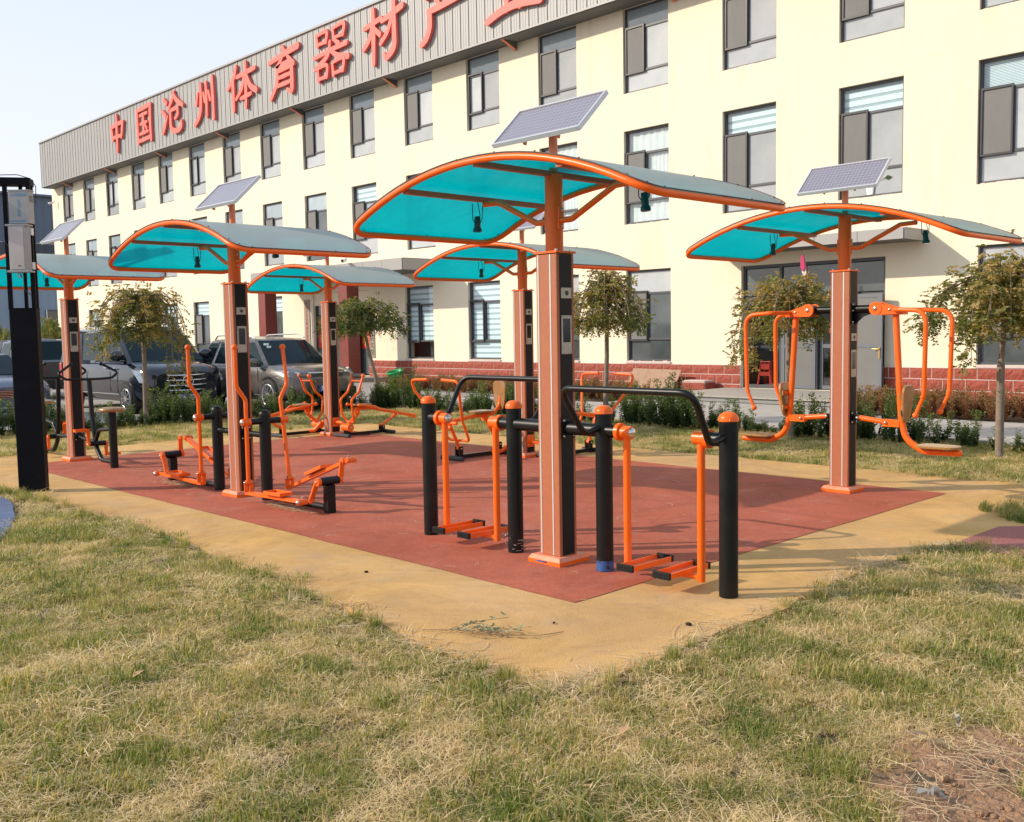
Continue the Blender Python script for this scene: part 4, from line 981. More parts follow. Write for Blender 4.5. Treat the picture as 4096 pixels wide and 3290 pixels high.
# ------------------------------------------------------------------ elliptical trainers
def elliptical(loc, rz, low, label):
    t = thing('elliptical_trainer', label, 'exercise machine', loc, rz, 'elliptical trainers on the second shelter')
    X = .50
    p = MB(); p.tube([(X, 0, 0), (X, 0, .86)], .058, 'black', 26); domecap(p, X, 0, .855, .0545, 'black'); p.build('post', t)
    b = MB(); b.tube([(.10, 0, .655), (X, 0, .655)], .030, 'black', 18); b.box((.108, 0, .655), (.010, .12, .16), 'black')
    for sy in (-.04, .04):
        for dz in (-.055, .055): b.ball((.116, sy, .655 + dz), .010, 'steel', 8, 5)
    b.build('support_beam', t)
    g = MB(); g.tube([(X, 0, .045), (1.62, 0, .045)], .032, 'black', 16); g.build('ground_tube', t)
    s = MB(); s.box((1.62, 0, .13), (.075, .085, .26), 'black'); s.cyl((1.62, -.10, .30), (1.62, .10, .30), .040, 'black', 22); s.build('crank_post', t)
    a = MB(); a.cyl((X, -.19, .80), (X, .19, .80), .032, 'black', 20); a.build('axle', t)
    for sy in (-1, 1):
        lowside = (sy == low); tilt = 0.0 if lowside else radians(9)
        y = sy * .205
        def rot(x, z): dx, dz = x - X, z - .80; return (X + dx * cos(tilt) - dz * sin(tilt), .80 + dx * sin(tilt) + dz * cos(tilt))
        def P(x, yy, z): a_, c_ = rot(x, z); return (a_, yy, c_)
        q = MB(); q.tube([P(X, y, .22), P(X, y, 1.02), P(X, sy * .30, 1.16), P(X, sy * .30, 1.53)], [.0205, .0195], 'orange', 16, [0, .09, .09, 0]); q.ball(P(X, sy * .30, 1.545), .031, 'orange', 16, 10)
        q.cyl((X, sy * .165, .80), (X, sy * .255, .80), .036, 'orange', 22); q.lathe((X, sy * .255, .80), (0, sy, 0), [(0, .030), (.007, .028), (.014, .018), (.017, .004)], 'steel', 16)
        o = q.build('swing_arm', t)
        j = P(X, y, .20)
        k = MB(); k.cyl((j[0], y - .032, j[2]), (j[0], y + .032, j[2]), .024, 'orange', 16)
        for e in (-1, 1): k.ball((j[0], y + e * .042, j[2]), .013, 'steel', 8, 5)
        # fork + pedal bar
        if lowside: pin = Vector((1.50, y, .115)); hubp = Vector((1.60, sy * .115, .30))
        else: pin = Vector((1.66, y, .475)); hubp = Vector((1.64, sy * .115, .30))
        st = Vector((j[0] - .03, y, .095 if lowside else .10))
        for e in (-1, 1): k.bar((j[0], y + e * .028, j[2] + .01), (st.x + .03, y + e * .028, st.z + .01), .008, .045, 'orange', (0, 1, 0))
        k.bar(st, pin, .062, .030, 'orange'); pb = k.build('pedal_bar', t)
        c = MB(); c.cyl(pin + Vector((0, -sy * .03, .0)), pin + Vector((0, sy * .065, 0)), .028, 'orange', 18); c.lathe(pin + Vector((0, sy * .065, 0)), (0, sy, 0), [(0, .026), (.007, .024), (.014, .008)], 'steel', 14)
        c.cyl(pin + Vector((-.02, 0, .02)), pin + Vector((-.02, 0, .047)), .014, 'steel', 8); c.build('crank_pin', pb)
        l = MB(); lp = Vector((pin.x, sy * .125, pin.z)); l.bar(hubp, lp, .016, .052, 'orange', (0, 1, 0)); l.cyl((1.62, sy * .10, .30), (1.62, sy * .135, .30), .038, 'orange', 18); l.cyl(lp - Vector((0, .012, 0)), lp + Vector((0, .012, 0)), .030, 'orange', 16)
        l.ball((1.62, sy * .14, .30), .012, 'steel', 8, 5); l.build('crank_arm', t)
        d = (pin - st).normalized(); m_ = st + d * (.58 if lowside else .60) + Vector((0, 0, .030)); R_ = Matrix.Rotation(-atan2(d.z, d.x), 3, 'Y')
        f = MB(); L, W, H = .30, .135, .032
        f.box(m_, (L, W, .006), 'orange_dusty', R_)
        for e in (-1, 1): f.box(m_ + R_ @ Vector((0, e * W / 2, .014)), (L, .006, H), 'orange', R_)
        for e in (-1, 1): f.box(m_ + R_ @ Vector((e * L / 2, 0, .014)), (.006, W + .006, H), 'orange', R_)
        f.build('foot_pedal', t, bevel=.002)
    return t
elliptical((-4.545, 0, 0.004), 0, -1, 'orange elliptical trainer with tall ball-tipped arms, right of the second shelter')
elliptical((-4.545, 0, 0.004), pi, 1, 'orange elliptical trainer with tall ball-tipped arms, left of the second shelter')

# ------------------------------------------------------------------ pedal stools
def pedal_stool(loc, rz, label):
    t = thing('pedal_stool', label, 'exercise machine', loc, rz, 'pedal stools at the leftmost shelter')
    p = MB(); p.tube([(1.26, 0, 0), (1.26, 0, .72)], .050, 'black', 22); p.build('stool_post', t)
    s = MB(); s.lathe((0, 0, -.03), (0, 0, 1), [(0, .12), (.006, .150), (.020, .163), (.040, .160), (.052, .148), (.060, .10), (.062, .02)], 'wood', 28); s.build('seat', t, (1.26, 0, .75))
    u = MB(); u.tube([(1.21, 0, .07), (.86, 0, .07), (.70, 0, .22), (.60, 0, .66), (.56, 0, 1.125)], .030, 'black', 16, [0, .12, .16, .3, 0]); u.build('upright', t)
    h = MB(); h.tube([(.47, -.20, 1.32), (.55, -.40, 1.20), (.57, -.30, 1.13), (.56, -.15, 1.122), (.56, .15, 1.122), (.57, .30, 1.13), (.55, .40, 1.20), (.47, .20, 1.32)], .0165, 'black', 12, .05)
    for e in (-1, 1): h.ball((.47, e * .20, 1.32), .026, 'black', 12, 8)
    h.build('handlebar', t)
    b = MB(); b.tube([(.10, 0, .33), (.48, 0, .30), (.68, 0, .30), (.82, 0, .46), (1.22, 0, .50)], .026, 'black', 14, .07); b.box((.108, 0, .335), (.01, .12, .13), 'black')
    for sy in (-.04, .04):
        for dz in (-.045, .045): b.ball((.116, sy, .335 + dz), .009, 'steel', 8, 5)
    b.build('support_tube', t)
    c = MB(); c.cyl((.74, -.10, .28), (.74, .10, .28), .033, 'black', 18); c.build('crank_hub', t)
    for sy, dz in ((-1, .17), (1, -.17)):
        k = MB(); k.bar((.74, sy * .112, .28), (.73, sy * .112, .28 + dz), .018, .042, 'orange', (0, 1, 0)); k.cyl((.74, sy * .09, .28), (.74, sy * .128, .28), .030, 'orange', 14); k.ball((.74, sy * .13, .28), .011, 'steel', 8, 5)
        k.box((.73, sy * .20, .285 + dz), (.085, .17, .010), 'orange')
        for e in (-1, 1): k.box((.73 + e * .042, sy * .20, .295 + dz), (.008, .17, .034), 'orange')
        k.box((.73, sy * .285, .295 + dz), (.085, .008, .034), 'orange'); k.build('pedal', t)
    return t
pedal_stool((-9.098, 0, 0.004), 0, 'black pedal stool with round wooden seat, right of the leftmost shelter')
pedal_stool((-9.098, 0, 0.004), pi, 'black pedal stool with round wooden seat, left of the leftmost shelter beside the black cabinet')

def ground_frame(t, x, y0, y1, spots):
    b = MB(); b.box((x, (y0 + y1) / 2, .035), (.055, y1 - y0, .05), 'black'); b.build('base_bar', t)
    for y in (y0, y1):
        c = MB(); c.tube([(x - .21, y, .028), (x + .21, y, .028)], .030, 'rubgrey', 14); c.box((x + .19, y, .028), (.03, .0565, .045), 'bluetape') if y == y0 and False else None; c.build('cross_foot', t)
    for y, h in spots:
        for e in (-1, 1):
            q = MB(); q.box((x + e * .036, y, .05 + h / 2), (.012, .07, h), 'black'); q.ball((x + e * .048, y, .05 + h * .75), .013, 'steel', 8, 5); q.build('pivot_lug', t)
# ------------------------------------------------------------------ riders with roller grips (P4)
def rider(loc, rz, label):
    t = thing('horse_rider', label, 'exercise machine', loc, rz, 'horse riders at the back shelter')
    x = .45
    ground_frame(t, x, -.12, .78, [(-.02, .12), (.68, .09)])
    s = MB(); s.tube([(.10, 0, .22), (.28, 0, .22), (.40, .10, .05), (x, .18, .045)], .028, 'orange', 14, .08); s.box((.108, 0, .22), (.01, .13, .15), 'orange')
    for sy in (-.045, .045):
        for dz in (-.055, .055): s.ball((.116, sy, .22 + dz), .009, 'steel', 8, 5)
    s.build('support_tube', t)
    w = MB(); w.cyl((x - .095, -.02, .15), (x + .11, -.02, .15), .062, 'orange', 26); w.ball((x + .115, -.02, .15), .015, 'steel', 10, 6); w.build('damper_drum', t)
    a = MB(); a.tube([(x, -.01, .18), (x, .20, .36)], .028, 'orange', 16); a.cyl((x - .045, .19, .385), (x + .045, .19, .385), .028, 'orange', 16); a.build('front_link', t)
    r = MB(); r.tube([(x, .68, .14), (x, .96, .29)], .021, 'orange', 14); r.cyl((x - .04, .68, .14), (x + .04, .68, .14), .026, 'orange', 14); r.cyl((x - .04, .97, .30), (x + .04, .97, .30), .024, 'orange', 14); r.ball((x + .05, .97, .30), .013, 'steel', 8, 5)
    r.box((x, .98, .325), (.05, .05, .06), 'orange'); r.build('rear_link', t)
    p = MB(); p.tube([(x, .16, .44), (x, .42, .45), (x, 1.30, .265)], .029, 'orange', 16, .2); p.tube([(x, 1.26, .273), (x, 1.40, .243)], .034, 'orange', 16); p.box((x, .19, .42), (.05, .07, .07), 'orange'); p.build('seat_tube', t)
    for e in (-1, 1):
        q = MB(); q.tube([(x + e * .02, .62, .41), (x + e * .17, .42, .475), (x + e * .17, .13, .51)], .017, 'orange', 12, .06); q.ball((x + e * .17, .12, .512), .028, 'orange', 12, 8); q.build('seat_rail', t)
    st_ = seat_board('wood', .26, .30, .022, .9); st_.build('seat', t, (x, .30, .505), (0, 0, pi / 2))
    h = MB()
    for e in (-1, 1):
        h.tube([(x, .06, .235), (x + e * .10, .06, .235), (x + e * .155, .0, .36), (x + e * .155, -.03, .60), (x + e * .15, .12, .72), (x + e * .145, .22, .97)], .019, 'orange', 13, [0, .07, .1, .1, .08, 0])
    h.tube([(x - .148, .19, .90), (x + .148, .19, .90)], .011, 'orange', 10); h.build('handle_frame', t)
    g = MB(); g.cyl((x - .185, .225, .985), (x + .185, .225, .985), .018, 'steel', 14); g.cyl((x - .17, .225, .985), (x - .125, .225, .985), .031, 'orange', 16); g.cyl((x + .125, .225, .985), (x + .17, .225, .985), .031, 'orange', 16)
    g.cyl((x - .12, .225, .985), (x + .12, .225, .985), .033, 'rubgrey', 18)
    for i in range(10):
        for k in range(8):
            an = k * pi / 4 + (i % 2) * .39; g.box((x - .108 + i * .024, .225 + .034 * cos(an), .985 + .034 * sin(an)), (.010, .008, .008), 'rubgrey')
    g.build('roller_grip', t); return t
rider((-9.098, 4.16, 0.004), 0, 'orange rider machine with studded black roller grip, right of the small back shelter')
rider((-9.098, 4.16, 0.004), pi, 'orange rider machine with studded black roller grip, left of the small back shelter')
# ------------------------------------------------------------------ push riders with seat backs (P5)
def backrest_rider(loc, rz, label):
    t = thing('rowing_seat', label, 'exercise machine', loc, rz, 'seats with backrests at the back shelter')
    x = .42
    ground_frame(t, x, .02, .92, [(.10, .12), (.80, .12)])
    s = MB(); s.tube([(.10, 0, .20), (.26, 0, .20), (.36, .08, .045), (x, .25, .045)], .028, 'orange', 14, .07); s.box((.108, 0, .21), (.01, .13, .16), 'orange')
    for sy in (-.045, .045):
        for dz in (-.055, .055): s.ball((.116, sy, .21 + dz), .009, 'steel', 8, 5)
    s.build('support_tube', t)
    p = MB(); p.tube([(x, .96, .50), (x, .60, .545), (x, .18, .56), (x, .06, .66), (x, .02, .95)], .026, 'orange', 16, [0, .2, .15, .15, 0]); p.tube([(x - .15, .96, .49), (x + .15, .96, .49)], .022, 'orange', 12); p.build('seat_tube', t)
    b = seat_board('wood', .34, .30, .022, .7); o = b.build('seat', t, (x, .40, .605), (0, 0, pi / 2))
    b = seat_board('wood', .40, .25, .024, .62); o = b.build('backrest', t, (x, .055, .80), (0, radians(90), pi / 2)); o.rotation_euler = (radians(-6), radians(90), radians(90))
    l = MB(); l.tube([(x, .32, .50), (x, .10, .16)], .024, 'orange', 14); l.box((x, .34, .52), (.05, .07, .08), 'orange'); l.ball((x + .045, .34, .50), .014, 'steel', 8, 5); l.cyl((x - .04, .10, .15), (x + .04, .10, .15), .030, 'orange', 14); l.build('rear_link', t)
    f = MB(); f.tube([(x, .96, .48), (x, .80, .16)], .024, 'orange', 14); f.cyl((x - .04, .80, .15), (x + .04, .80, .15), .028, 'orange', 14); f.cyl((x - .04, .96, .43), (x + .04, .96, .43), .026, 'orange', 14); f.ball((x + .05, .96, .43), .013, 'steel', 8, 5); f.build('front_link', t)
    h = MB()
    for e in (-1, 1):
        h.tube([(x, .80, .25), (x + e * .21, .80, .25), (x + e * .24, .94, .52), (x + e * .44, 1.16, .90), (x + e * .47, 1.20, 1.05), (x + e * .16, 1.19, 1.06)], .0185, 'orange', 13, [0, .07, .12, .12, .07, 0]); h.ball((x + e * .16, 1.19, 1.06), .024, 'orange', 12, 8)
    h.build('handle_frame', t); return t
backrest_rider((-4.545, 4.16, 0.004), pi, 'orange seat machine with pale wooden backrest, left of the half-hidden back shelter')
backrest_rider((-4.545, 4.16, 0.004), 0, 'orange seat machine mostly hidden behind the nearest column and its right walker')
# ------------------------------------------------------------------ chest press seats (P6)
def press_seat(loc, rz, label):
    t = thing('pull_down_seat', label, 'exercise machine', loc, rz, 'pull down seats on the right shelter')
    b = MB(); b.cyl((.10, 0, 1.815), (.35, 0, 1.815), .038, 'black', 22); b.box((.108, 0, 1.77), (.010, .13, .22), 'black'); b.prism([(.11, 0, 1.66), (.11, 0, 1.78), (.32, 0, 1.78), (.20, 0, 1.74)], (0, .012, 0), 'black')
    for sy in (-.045, .045):
        for z in (1.69, 1.80, 1.86): b.ball((.116, sy, z), .010, 'steel', 8, 5)
    b.cyl((.36, -.055, 1.815), (.36, .055, 1.815), .052, 'black', 20)
    b.build('top_beam', t)
    w = MB()
    for sy in (-1, 1):
        w.cyl((.36, sy * .056, 1.815), (.36, sy * .078, 1.815), .064, 'orange', 26); w.ball((.36, sy * .080, 1.815), .022, 'steel', 12, 6, (1, .45, 1))
        w.prism([(.36, sy * .060, 1.876), (.36, sy * .060, 1.752), (.60, sy * .060, 1.758), (.64, sy * .060, 1.79)], (0, sy * .012, 0), 'orange'); w.ball((.50, sy * .076, 1.80), .014, 'steel', 10, 6, (1, .5, 1))
    w.box((.52, 0, 1.775), (.20, .12, .05), 'orange'); w.build('pivot_bracket', t)
    a = MB(); a.tube([(.53, 0, 1.77), (.595, 0, .78), (.64, 0, .56), (.82, 0, .455), (1.15, 0, .462)], .030, 'orange', 18, [0, .0, .2, .18, 0]); a.ball((1.15, 0, .462), .030, 'orange', 12, 8); a.build('main_tube', t)
    for sy in (-1, 1):
        h = MB(); h.tube([(.56, sy * .085, 1.795), (.66, sy * .27, 1.795), (.95, sy * .29, 1.78), (.935, sy * .28, 1.02), (.92, sy * .28, .98)], .0215, 'orange', 14, [0, .06, .13, .0, 0]); h.tube([(.935, sy * .28, 1.0), (.86, sy * .27, .83)], .0175, 'orange', 12); h.ball((.855, sy * .27, .82), .028, 'orange', 14, 8); h.build('handle_arm', t)
    l = MB(); l.tube([(.17, 0, .745), (.45, 0, .715)], .026, 'orange', 14); l.prism([(.42, -.03, .745), (.42, -.03, .675), (.59, -.03, .675), (.59, -.03, .74)], (0, .06, 0), 'orange'); l.build('lower_link', t)
    q = MB(); q.box((.108, 0, .745), (.010, .11, .13), 'black'); q.box((.145, 0, .745), (.06, .05, .05), 'black')
    for sy in (-1, 1):
        q.ball((.165, sy * .032, .745), .017, 'steel', 10, 6); q.ball((.455, sy * .036, .712), .017, 'steel', 10, 6)
        for dz in (-.045, .045): q.ball((.116, sy * .042, .745 + dz), .009, 'steel', 8, 5)
    q.build('lower_bracket', t)
    s = seat_board('wood', .38, .30, .024, .8); s.build('seat', t, (.96, 0, .510))
    for xx in (.86, 1.06):
        c = MB(); c.box((xx, 0, .490), (.05, .16, .016), 'wood'); c.build('seat_cleat', t)
    s = seat_board('wood', .36, .24, .026, .62); o = s.build('backrest', t, (.650, 0, .90)); o.rotation_euler = (0, radians(94), 0)
    for z in (.82, .97):
        c = MB(); c.box((.627, 0, z), (.018, .20, .05), 'wood'); c.box((.61, .0, z), (.02, .15, .03), 'orange'); c.build('backrest_cleat', t)
    return t
press_seat((0, 4.16, 0.004), 0, 'orange hanging pull-down seat on the right side of the right-hand shelter')
press_seat((0, 4.16, 0.004), pi, 'orange hanging pull-down seat on the left side of the right-hand shelter')

# ------------------------------------------------------------------ vehicles (front towards +x, right flank towards -y)
def loft(mb, rings, m, close=True, capm=None):
    n = len(rings[0]); vs = [p for r in rings for p in r]; fs = []
    for i in range(len(rings) - 1):
        for k in range(n if close else n - 1):
            k2 = (k + 1) % n; fs.append((i * n + k, (i + 1) * n + k, (i + 1) * n + k2, i * n + k2))
    mb.add(vs, fs, m, True)
    mb.add(rings[0], [tuple(range(n))], m); mb.add(rings[-1], [tuple(reversed(range(n)))], m)
def lower_body(st, m):
    """st: (x, half width, z bottom, z top) -> smooth lower shell"""
    mb = MB(); rings = []
    for x, w, zb, zt in st:
        h = zt - zb
        pr = [(0, zb), (w * .80, zb), (w * .93, zb + h * .05), (w * .99, zb + h * .22), (w, zb + h * .45), (w * .985, zb + h * .72), (w * .955, zb + h * .90), (w * .87, zt - h * .015), (w * .55, zt + .015), (0, zt + .028)]
        rings.append([(x, y, z) for y, z in pr] + [(x, -y, z) for y, z in pr[-2:0:-1]])
    loft(mb, rings, m); return mb
def wheel(t, x, y, r, s):
    q = MB(); q.lathe((x, y, r), (0, s, 0), [(-.10, r * .80), (-.09, r * .97), (-.05, r), (.05, r), (.09, r * .97), (.10, r * .82), (.085, r * .70)], 'tyre', 30); w = q.build('wheel', t)
    q = MB(); q.lathe((x, y + s * .07, r), (0, s, 0), [(0, r * .70), (.024, r * .70), (.028, r * .66), (.010, r * .62)], 'alloy', 30)
    q.lathe((x, y + s * .085, r), (0, s, 0), [(0, r * .2), (.02, r * .17)], 'alloy', 14)
    for k in range(10):
        a = 2 * pi * k / 10; q.bar((x + cos(a) * r * .12, y + s * .092, r + sin(a) * r * .12), (x + cos(a) * r * .66, y + s * .096, r + sin(a) * r * .66), .012, .030, 'alloy', (0, 1, 0))
    q.build('rim', w); return w
def arch(t, x, y, r, s, m='trim'):
    q = MB(); q.lathe((x, y, r), (0, s, 0), [(-.16, r * 1.17), (.0, r * 1.17), (.012, r * 1.15)], 'trim', 30)
    q.build('wheel_arch', t)
def house(t, base, roof, zb, zr, wb, wr, m, glassm='carglass', pillars=(), crown=.05):
    """greenhouse: base/roof (x rear, x front). body shell plus separate glass panes"""
    xb0, xb1 = base; xr0, xr1 = roof; mb = MB()
    rings = []
    for tt in (0, .5, .93, 1.0):
        x0 = xb0 + (xr0 - xb0) * tt; x1 = xb1 + (xr1 - xb1) * tt; w = wb + (wr - wb) * tt; z = zb + (zr - zb) * tt
        if tt == 1.0: x0 += .05; x1 -= .06; w -= .045
        r = []
        nn = 5
        for k in range(nn): a = k / (nn - 1); r.append((x1 + .05 * (1 - (2 * a - 1) ** 2), -w + 2 * w * a, z))
        for k in range(nn): a = k / (nn - 1); r.append((x0 - .04 * (1 - (2 * a - 1) ** 2), w - 2 * w * a, z))
        rings.append(r)
    n = len(rings[0]); vs = [p for r in rings for p in r]
    fs = [(i * n + k, i * n + (k + 1) % n, (i + 1) * n + (k + 1) % n, (i + 1) * n + k) for i in range(3) for k in range(n)]
    mb.add(vs, fs, m, True)
    # roof skin with a slight crown
    x0, x1, w = xr0 + .05, xr1 - .06, wr - .045; vs = []
    for i in range(7):
        for k in range(7):
            a, b_ = i / 6, k / 6; vs.append((x0 + (x1 - x0) * a, -w + 2 * w * b_, zr + crown * (1 - (2 * a - 1) ** 2) * (1 - (2 * b_ - 1) ** 2) ** .8))
    mb.add(vs, [(i * 7 + k, (i + 1) * 7 + k, (i + 1) * 7 + k + 1, i * 7 + k + 1) for i in range(6) for k in range(6)], m, True)
    o = mb.build('cabin', t)
    # windscreen + rear glass
    def face(xa, xb, wa, wb2, za, zb2, bow, inset, nm):
        q = MB(); vs = []; N = 8
        for j, tt in enumerate((.06, .93)):
            x = xa + (xb - xa) * tt; w = (wa + (wb2 - wa) * tt) * inset; z = za + (zb2 - za) * tt
            for k in range(N + 1): a = k / N; vs.append((x + bow * (1 - (2 * a - 1) ** 2) + (.014 if bow > 0 else -.014), -w + 2 * w * a, z + .006))
        q.add(vs, [(k, k + 1, N + 2 + k, N + 1 + k) for k in range(N)], glassm, True); return q.build(nm, o)
    ws = face(xb1, xr1, wb, wr, zb, zr, .05, .93, 'windscreen')
    face(xb0, xr0, wb, wr, zb, zr, -.04, .88, 'rear_window')
    q = MB()
    for e in (-.45, .25): q.tube([(xb1 + .085, e * wb + .1, zb + .05), (xb1 + .03, e * wb + .42, zb + .10)], .008, 'trim', 6)
    q.build('wiper', ws)
    xs = [xb0, *pillars, xb1]
    for s in (-1, 1):
        for i in range(len(xs) - 1):
            t0, t1 = .08, .88
            def pt(xf, tt):
                f = (xf - xb0) / (xb1 - xb0); xx0 = xb0 + (xr0 - xb0) * tt; xx1 = xb1 + (xr1 - xb1) * tt
                w = wb + (wr - wb) * tt; return (xx0 + (xx1 - xx0) * f, s * (w + .010), zb + (zr - zb) * tt)
            a, b_ = xs[i] + .06, xs[i + 1] - .06
            if i == len(xs) - 2: b_ -= .02
            q = MB(); q.quad([pt(a, t0), pt(b_, t0), pt(b_, t1), pt(a, t1)] if s < 0 else [pt(a, t0), pt(a, t1), pt(b_, t1), pt(b_, t0)], glassm)
            q.build('side_window', o)
    return o
def number_plate(t, x, z, txt, rz=0, w=.44):
    q = MB(); q.box((x, 0, z), (.015, w, .14), 'plateblue'); o = q.build('number_plate', t, bevel=.003)
    link_mesh('characters', text_mesh(txt, .115, .001, 'white', offset=.0015), o, (x + .009, 0, z), (pi / 2, 0, pi / 2)); return o
def mirrors(t, x, w, z, m, big=1.0):
    for s in (-1, 1):
        q = MB(); q.ball((x, s * (w + .13), z), .11 * big, m, 14, 8, (.75, 1.15, .85)); q.box((x - .02, s * (w + .02), z - .07), (.09, .12, .05), 'trim'); o = q.build('door_mirror', t)
def lamp_poly(t, pts, th, m, nm):
    q = MB(); q.prism(pts, th, m); return q.build(nm, t, bevel=.012)

# van
v_ = thing('parked_van', 'large dark blue-black van with chrome grille bars and a star emblem, parked behind the hedge', 'van', (-18.55, 4.98, 0))
lower_body([(-2.50, .70, .50, 1.00), (-2.45, .90, .32, 1.12), (-1.6, .955, .26, 1.15), (.9, .965, .24, 1.15), (1.75, .96, .24, 1.14), (2.15, .945, .24, 1.075), (2.38, .91, .24, 1.02), (2.50, .84, .25, .96), (2.56, .70, .28, .88)], 'van').build('body', v_)
house(v_, (-2.44, 1.72), (-2.22, .72), 1.10, 1.90, .905, .76, 'van', pillars=(-1.0, .35, 1.15))
for x in (-1.62, 1.62):
    for s in (-1, 1): arch(v_, x, s * .955, .33, s); wheel(v_, x, s * .90, .33, s)
g = MB(); g.box((2.50, 0, .68), (.10, 1.26, .36), 'trim'); go = g.build('grille', v_, bevel=.04)
for z, w in ((.84, 1.18), (.73, 1.26), (.62, 1.26), (.51, 1.10)):
    q = MB(); q.tube([(2.50, -w / 2, z + .015), (2.59, -w * .25, z), (2.61, 0, z - .005), (2.59, w * .25, z), (2.50, w / 2, z + .015)], .015, 'chrome', 8, .2); q.build('chrome_bar', go)
q = MB(); c = Vector((2.63, 0, .70)); R0 = .12
q.tube([c + Vector((0, R0 * cos(a), R0 * sin(a))) for a in np.linspace(0, 2 * pi, 25)], .011, 'chrome', 8, caps=False)
for k in range(3):
    a = pi / 2 + k * 2 * pi / 3; q.prism([c + Vector((-.004, .018 * cos(a + pi / 2), .018 * sin(a + pi / 2))), c + Vector((-.004, R0 * cos(a), R0 * sin(a))), c + Vector((-.004, .018 * cos(a - pi / 2), .018 * sin(a - pi / 2)))], (.012, 0, 0), 'chrome')
q.build('star_emblem', go)
q = MB(); q.box((2.545, 0, .345), (.07, 1.45, .17), 'trim'); q.build('lower_grille', v_, bevel=.03)
for s in (-1, 1):
    lamp_poly(v_, [(2.48, s * .58, .64), (2.28, s * .93, .70), (1.98, s * .965, .98), (2.44, s * .60, .89)], (.07, s * .05, 0), 'headlamp', 'headlight')
number_plate(v_, 2.625, .36, '冀A·6Z2S6')
mirrors(v_, 1.42, .93, 1.28, 'van', 1.35)
for s in (-1, 1):
    for x in (.98, .52):
        q = MB(); q.tube([(x - .08, s * .955, 1.0), (x - .05, s * .99, 1.0), (x + .08, s * .99, 1.0), (x + .10, s * .955, 1.0)], .014, 'chrome', 8, .01); q.build('door_handle', v_)
    for x in (1.15, .75, -.62):
        q = MB(); q.box((x, s * .962, .70), (.008, .008, .46), 'trim'); q.build('door_gap', v_)
    q = MB(); q.bar((-2.2, s * .74, 1.925), (.55, s * .72, 1.955), .03, .025, 'alloy'); q.box((-2.1, s * .74, 1.91), (.1, .03, .05), 'trim'); q.box((.45, s * .72, 1.925), (.1, .03, .06), 'trim'); q.build('roof_rail', v_)
    q = MB(); q.box((-2.40, s * .86, .88), (.14, .12, .42), 'taillamp'); q.build('tail_light', v_, bevel=.02)
    q = MB(); q.bar((-1.2, s * .965, .42), (1.2, s * .965, .42), .008, .02, 'chrome'); q.build('sill_trim', v_)

# grey-brown suv
s_ = thing('parked_suv', 'grey-brown SUV with roof rails parked right of the van, V emblem on its grille', 'car', (-16.0, 7.15, 0))
lower_body([(-2.28, .70, .48, .95), (-2.18, .86, .34, 1.03), (-1.5, .91, .25, 1.02), (.9, .92, .24, 1.02), (1.35, .915, .24, 1.01), (1.75, .90, .24, .96), (2.02, .86, .25, .88), (2.18, .76, .27, .80), (2.24, .58, .32, .70)], 'suv').build('body', s_)
house(s_, (-2.16, 1.16), (-1.62, .36), .985, 1.60, .845, .66, 'suv', pillars=(-1.35, -.25,), crown=.07)
for x in (-1.35, 1.32):
    for s in (-1, 1): arch(s_, x, s * .90, .36, s); wheel(s_, x, s * .845, .36, s)
q = MB(); q.prism([(2.17, -.46, .82), (2.17, .46, .82), (2.20, .34, .62), (2.20, -.34, .62)], (.04, 0, 0), 'trim'); gr = q.build('grille', s_, bevel=.015)
q = MB(); q.tube([(2.20, -.45, .845), (2.245, -.2, .85), (2.245, .2, .85), (2.20, .45, .845)], .016, 'chrome', 8, .1); q.tube([(2.245, .085 * cos(a), .745 + .095 * sin(a)) for a in np.linspace(0, 2 * pi, 21)], .010, 'chrome', 8, caps=False)
q.prism([(2.235, -.045, .80), (2.235, -.015, .80), (2.235, .003, .70), (2.235, -.01, .67)], (.016, 0, 0), 'chrome'); q.prism([(2.235, .045, .80), (2.235, .015, .80), (2.235, -.003, .70), (2.235, .01, .67)], (.018, 0, 0), 'chrome'); q.build('v_emblem', gr)
q = MB(); q.box((2.20, 0, .37), (.08, 1.1, .16), 'trim'); q.build('lower_grille', s_, bevel=.03)
for s in (-1, 1):
    lamp_poly(s_, [(2.10, s * .50, .70), (1.97, s * .84, .78), (1.72, s * .885, .93), (2.06, s * .56, .86)], (.05, s * .035, .0), 'headlamp', 'headlight')
    q = MB(); q.box((2.14, s * .72, .43), (.06, .22, .16), 'trim'); q.tube([(2.10, s * .84, .56), (2.18, s * .62, .54)], .010, 'chrome', 6); q.build('fog_lamp', s_, bevel=.02)
    q = MB(); q.tube([(-1.5, s * .66, 1.60), (-1.35, s * .67, 1.69), (.0, s * .67, 1.71), (.35, s * .65, 1.62)], .018, 'alloy', 8, .12); q.build('roof_rail', s_)
    for x in (.22, -.85):
        q = MB(); q.tube([(x - .09, s * .905, .88), (x - .06, s * .945, .88), (x + .06, s * .945, .88), (x + .09, s * .905, .88)], .012, 'suv', 8, .01); q.build('door_handle', s_)
    for x in (.88, -.22):
        q = MB(); q.box((x, s * .912, .62), (.010, .012, .66), 'trim'); q.build('door_gap', s_)
    q = MB(); q.box((0.0, s * .905, .31), (1.9, .05, .13), 'trim'); q.build('sill', s_, bevel=.02)
number_plate(s_, 2.27, .50, '冀J·912')
mirrors(s_, .92, .90, 1.08, 'suv', 1.05)
for j, (y, z, w) in enumerate(((-.52, 1.50, .12), (-.50, 1.44, .10))):
    q = MB(); q.box((.62 if j == 0 else .70, y, z - .02), (.01, w, .05), 'blind'); q.build('windscreen_sticker', s_)

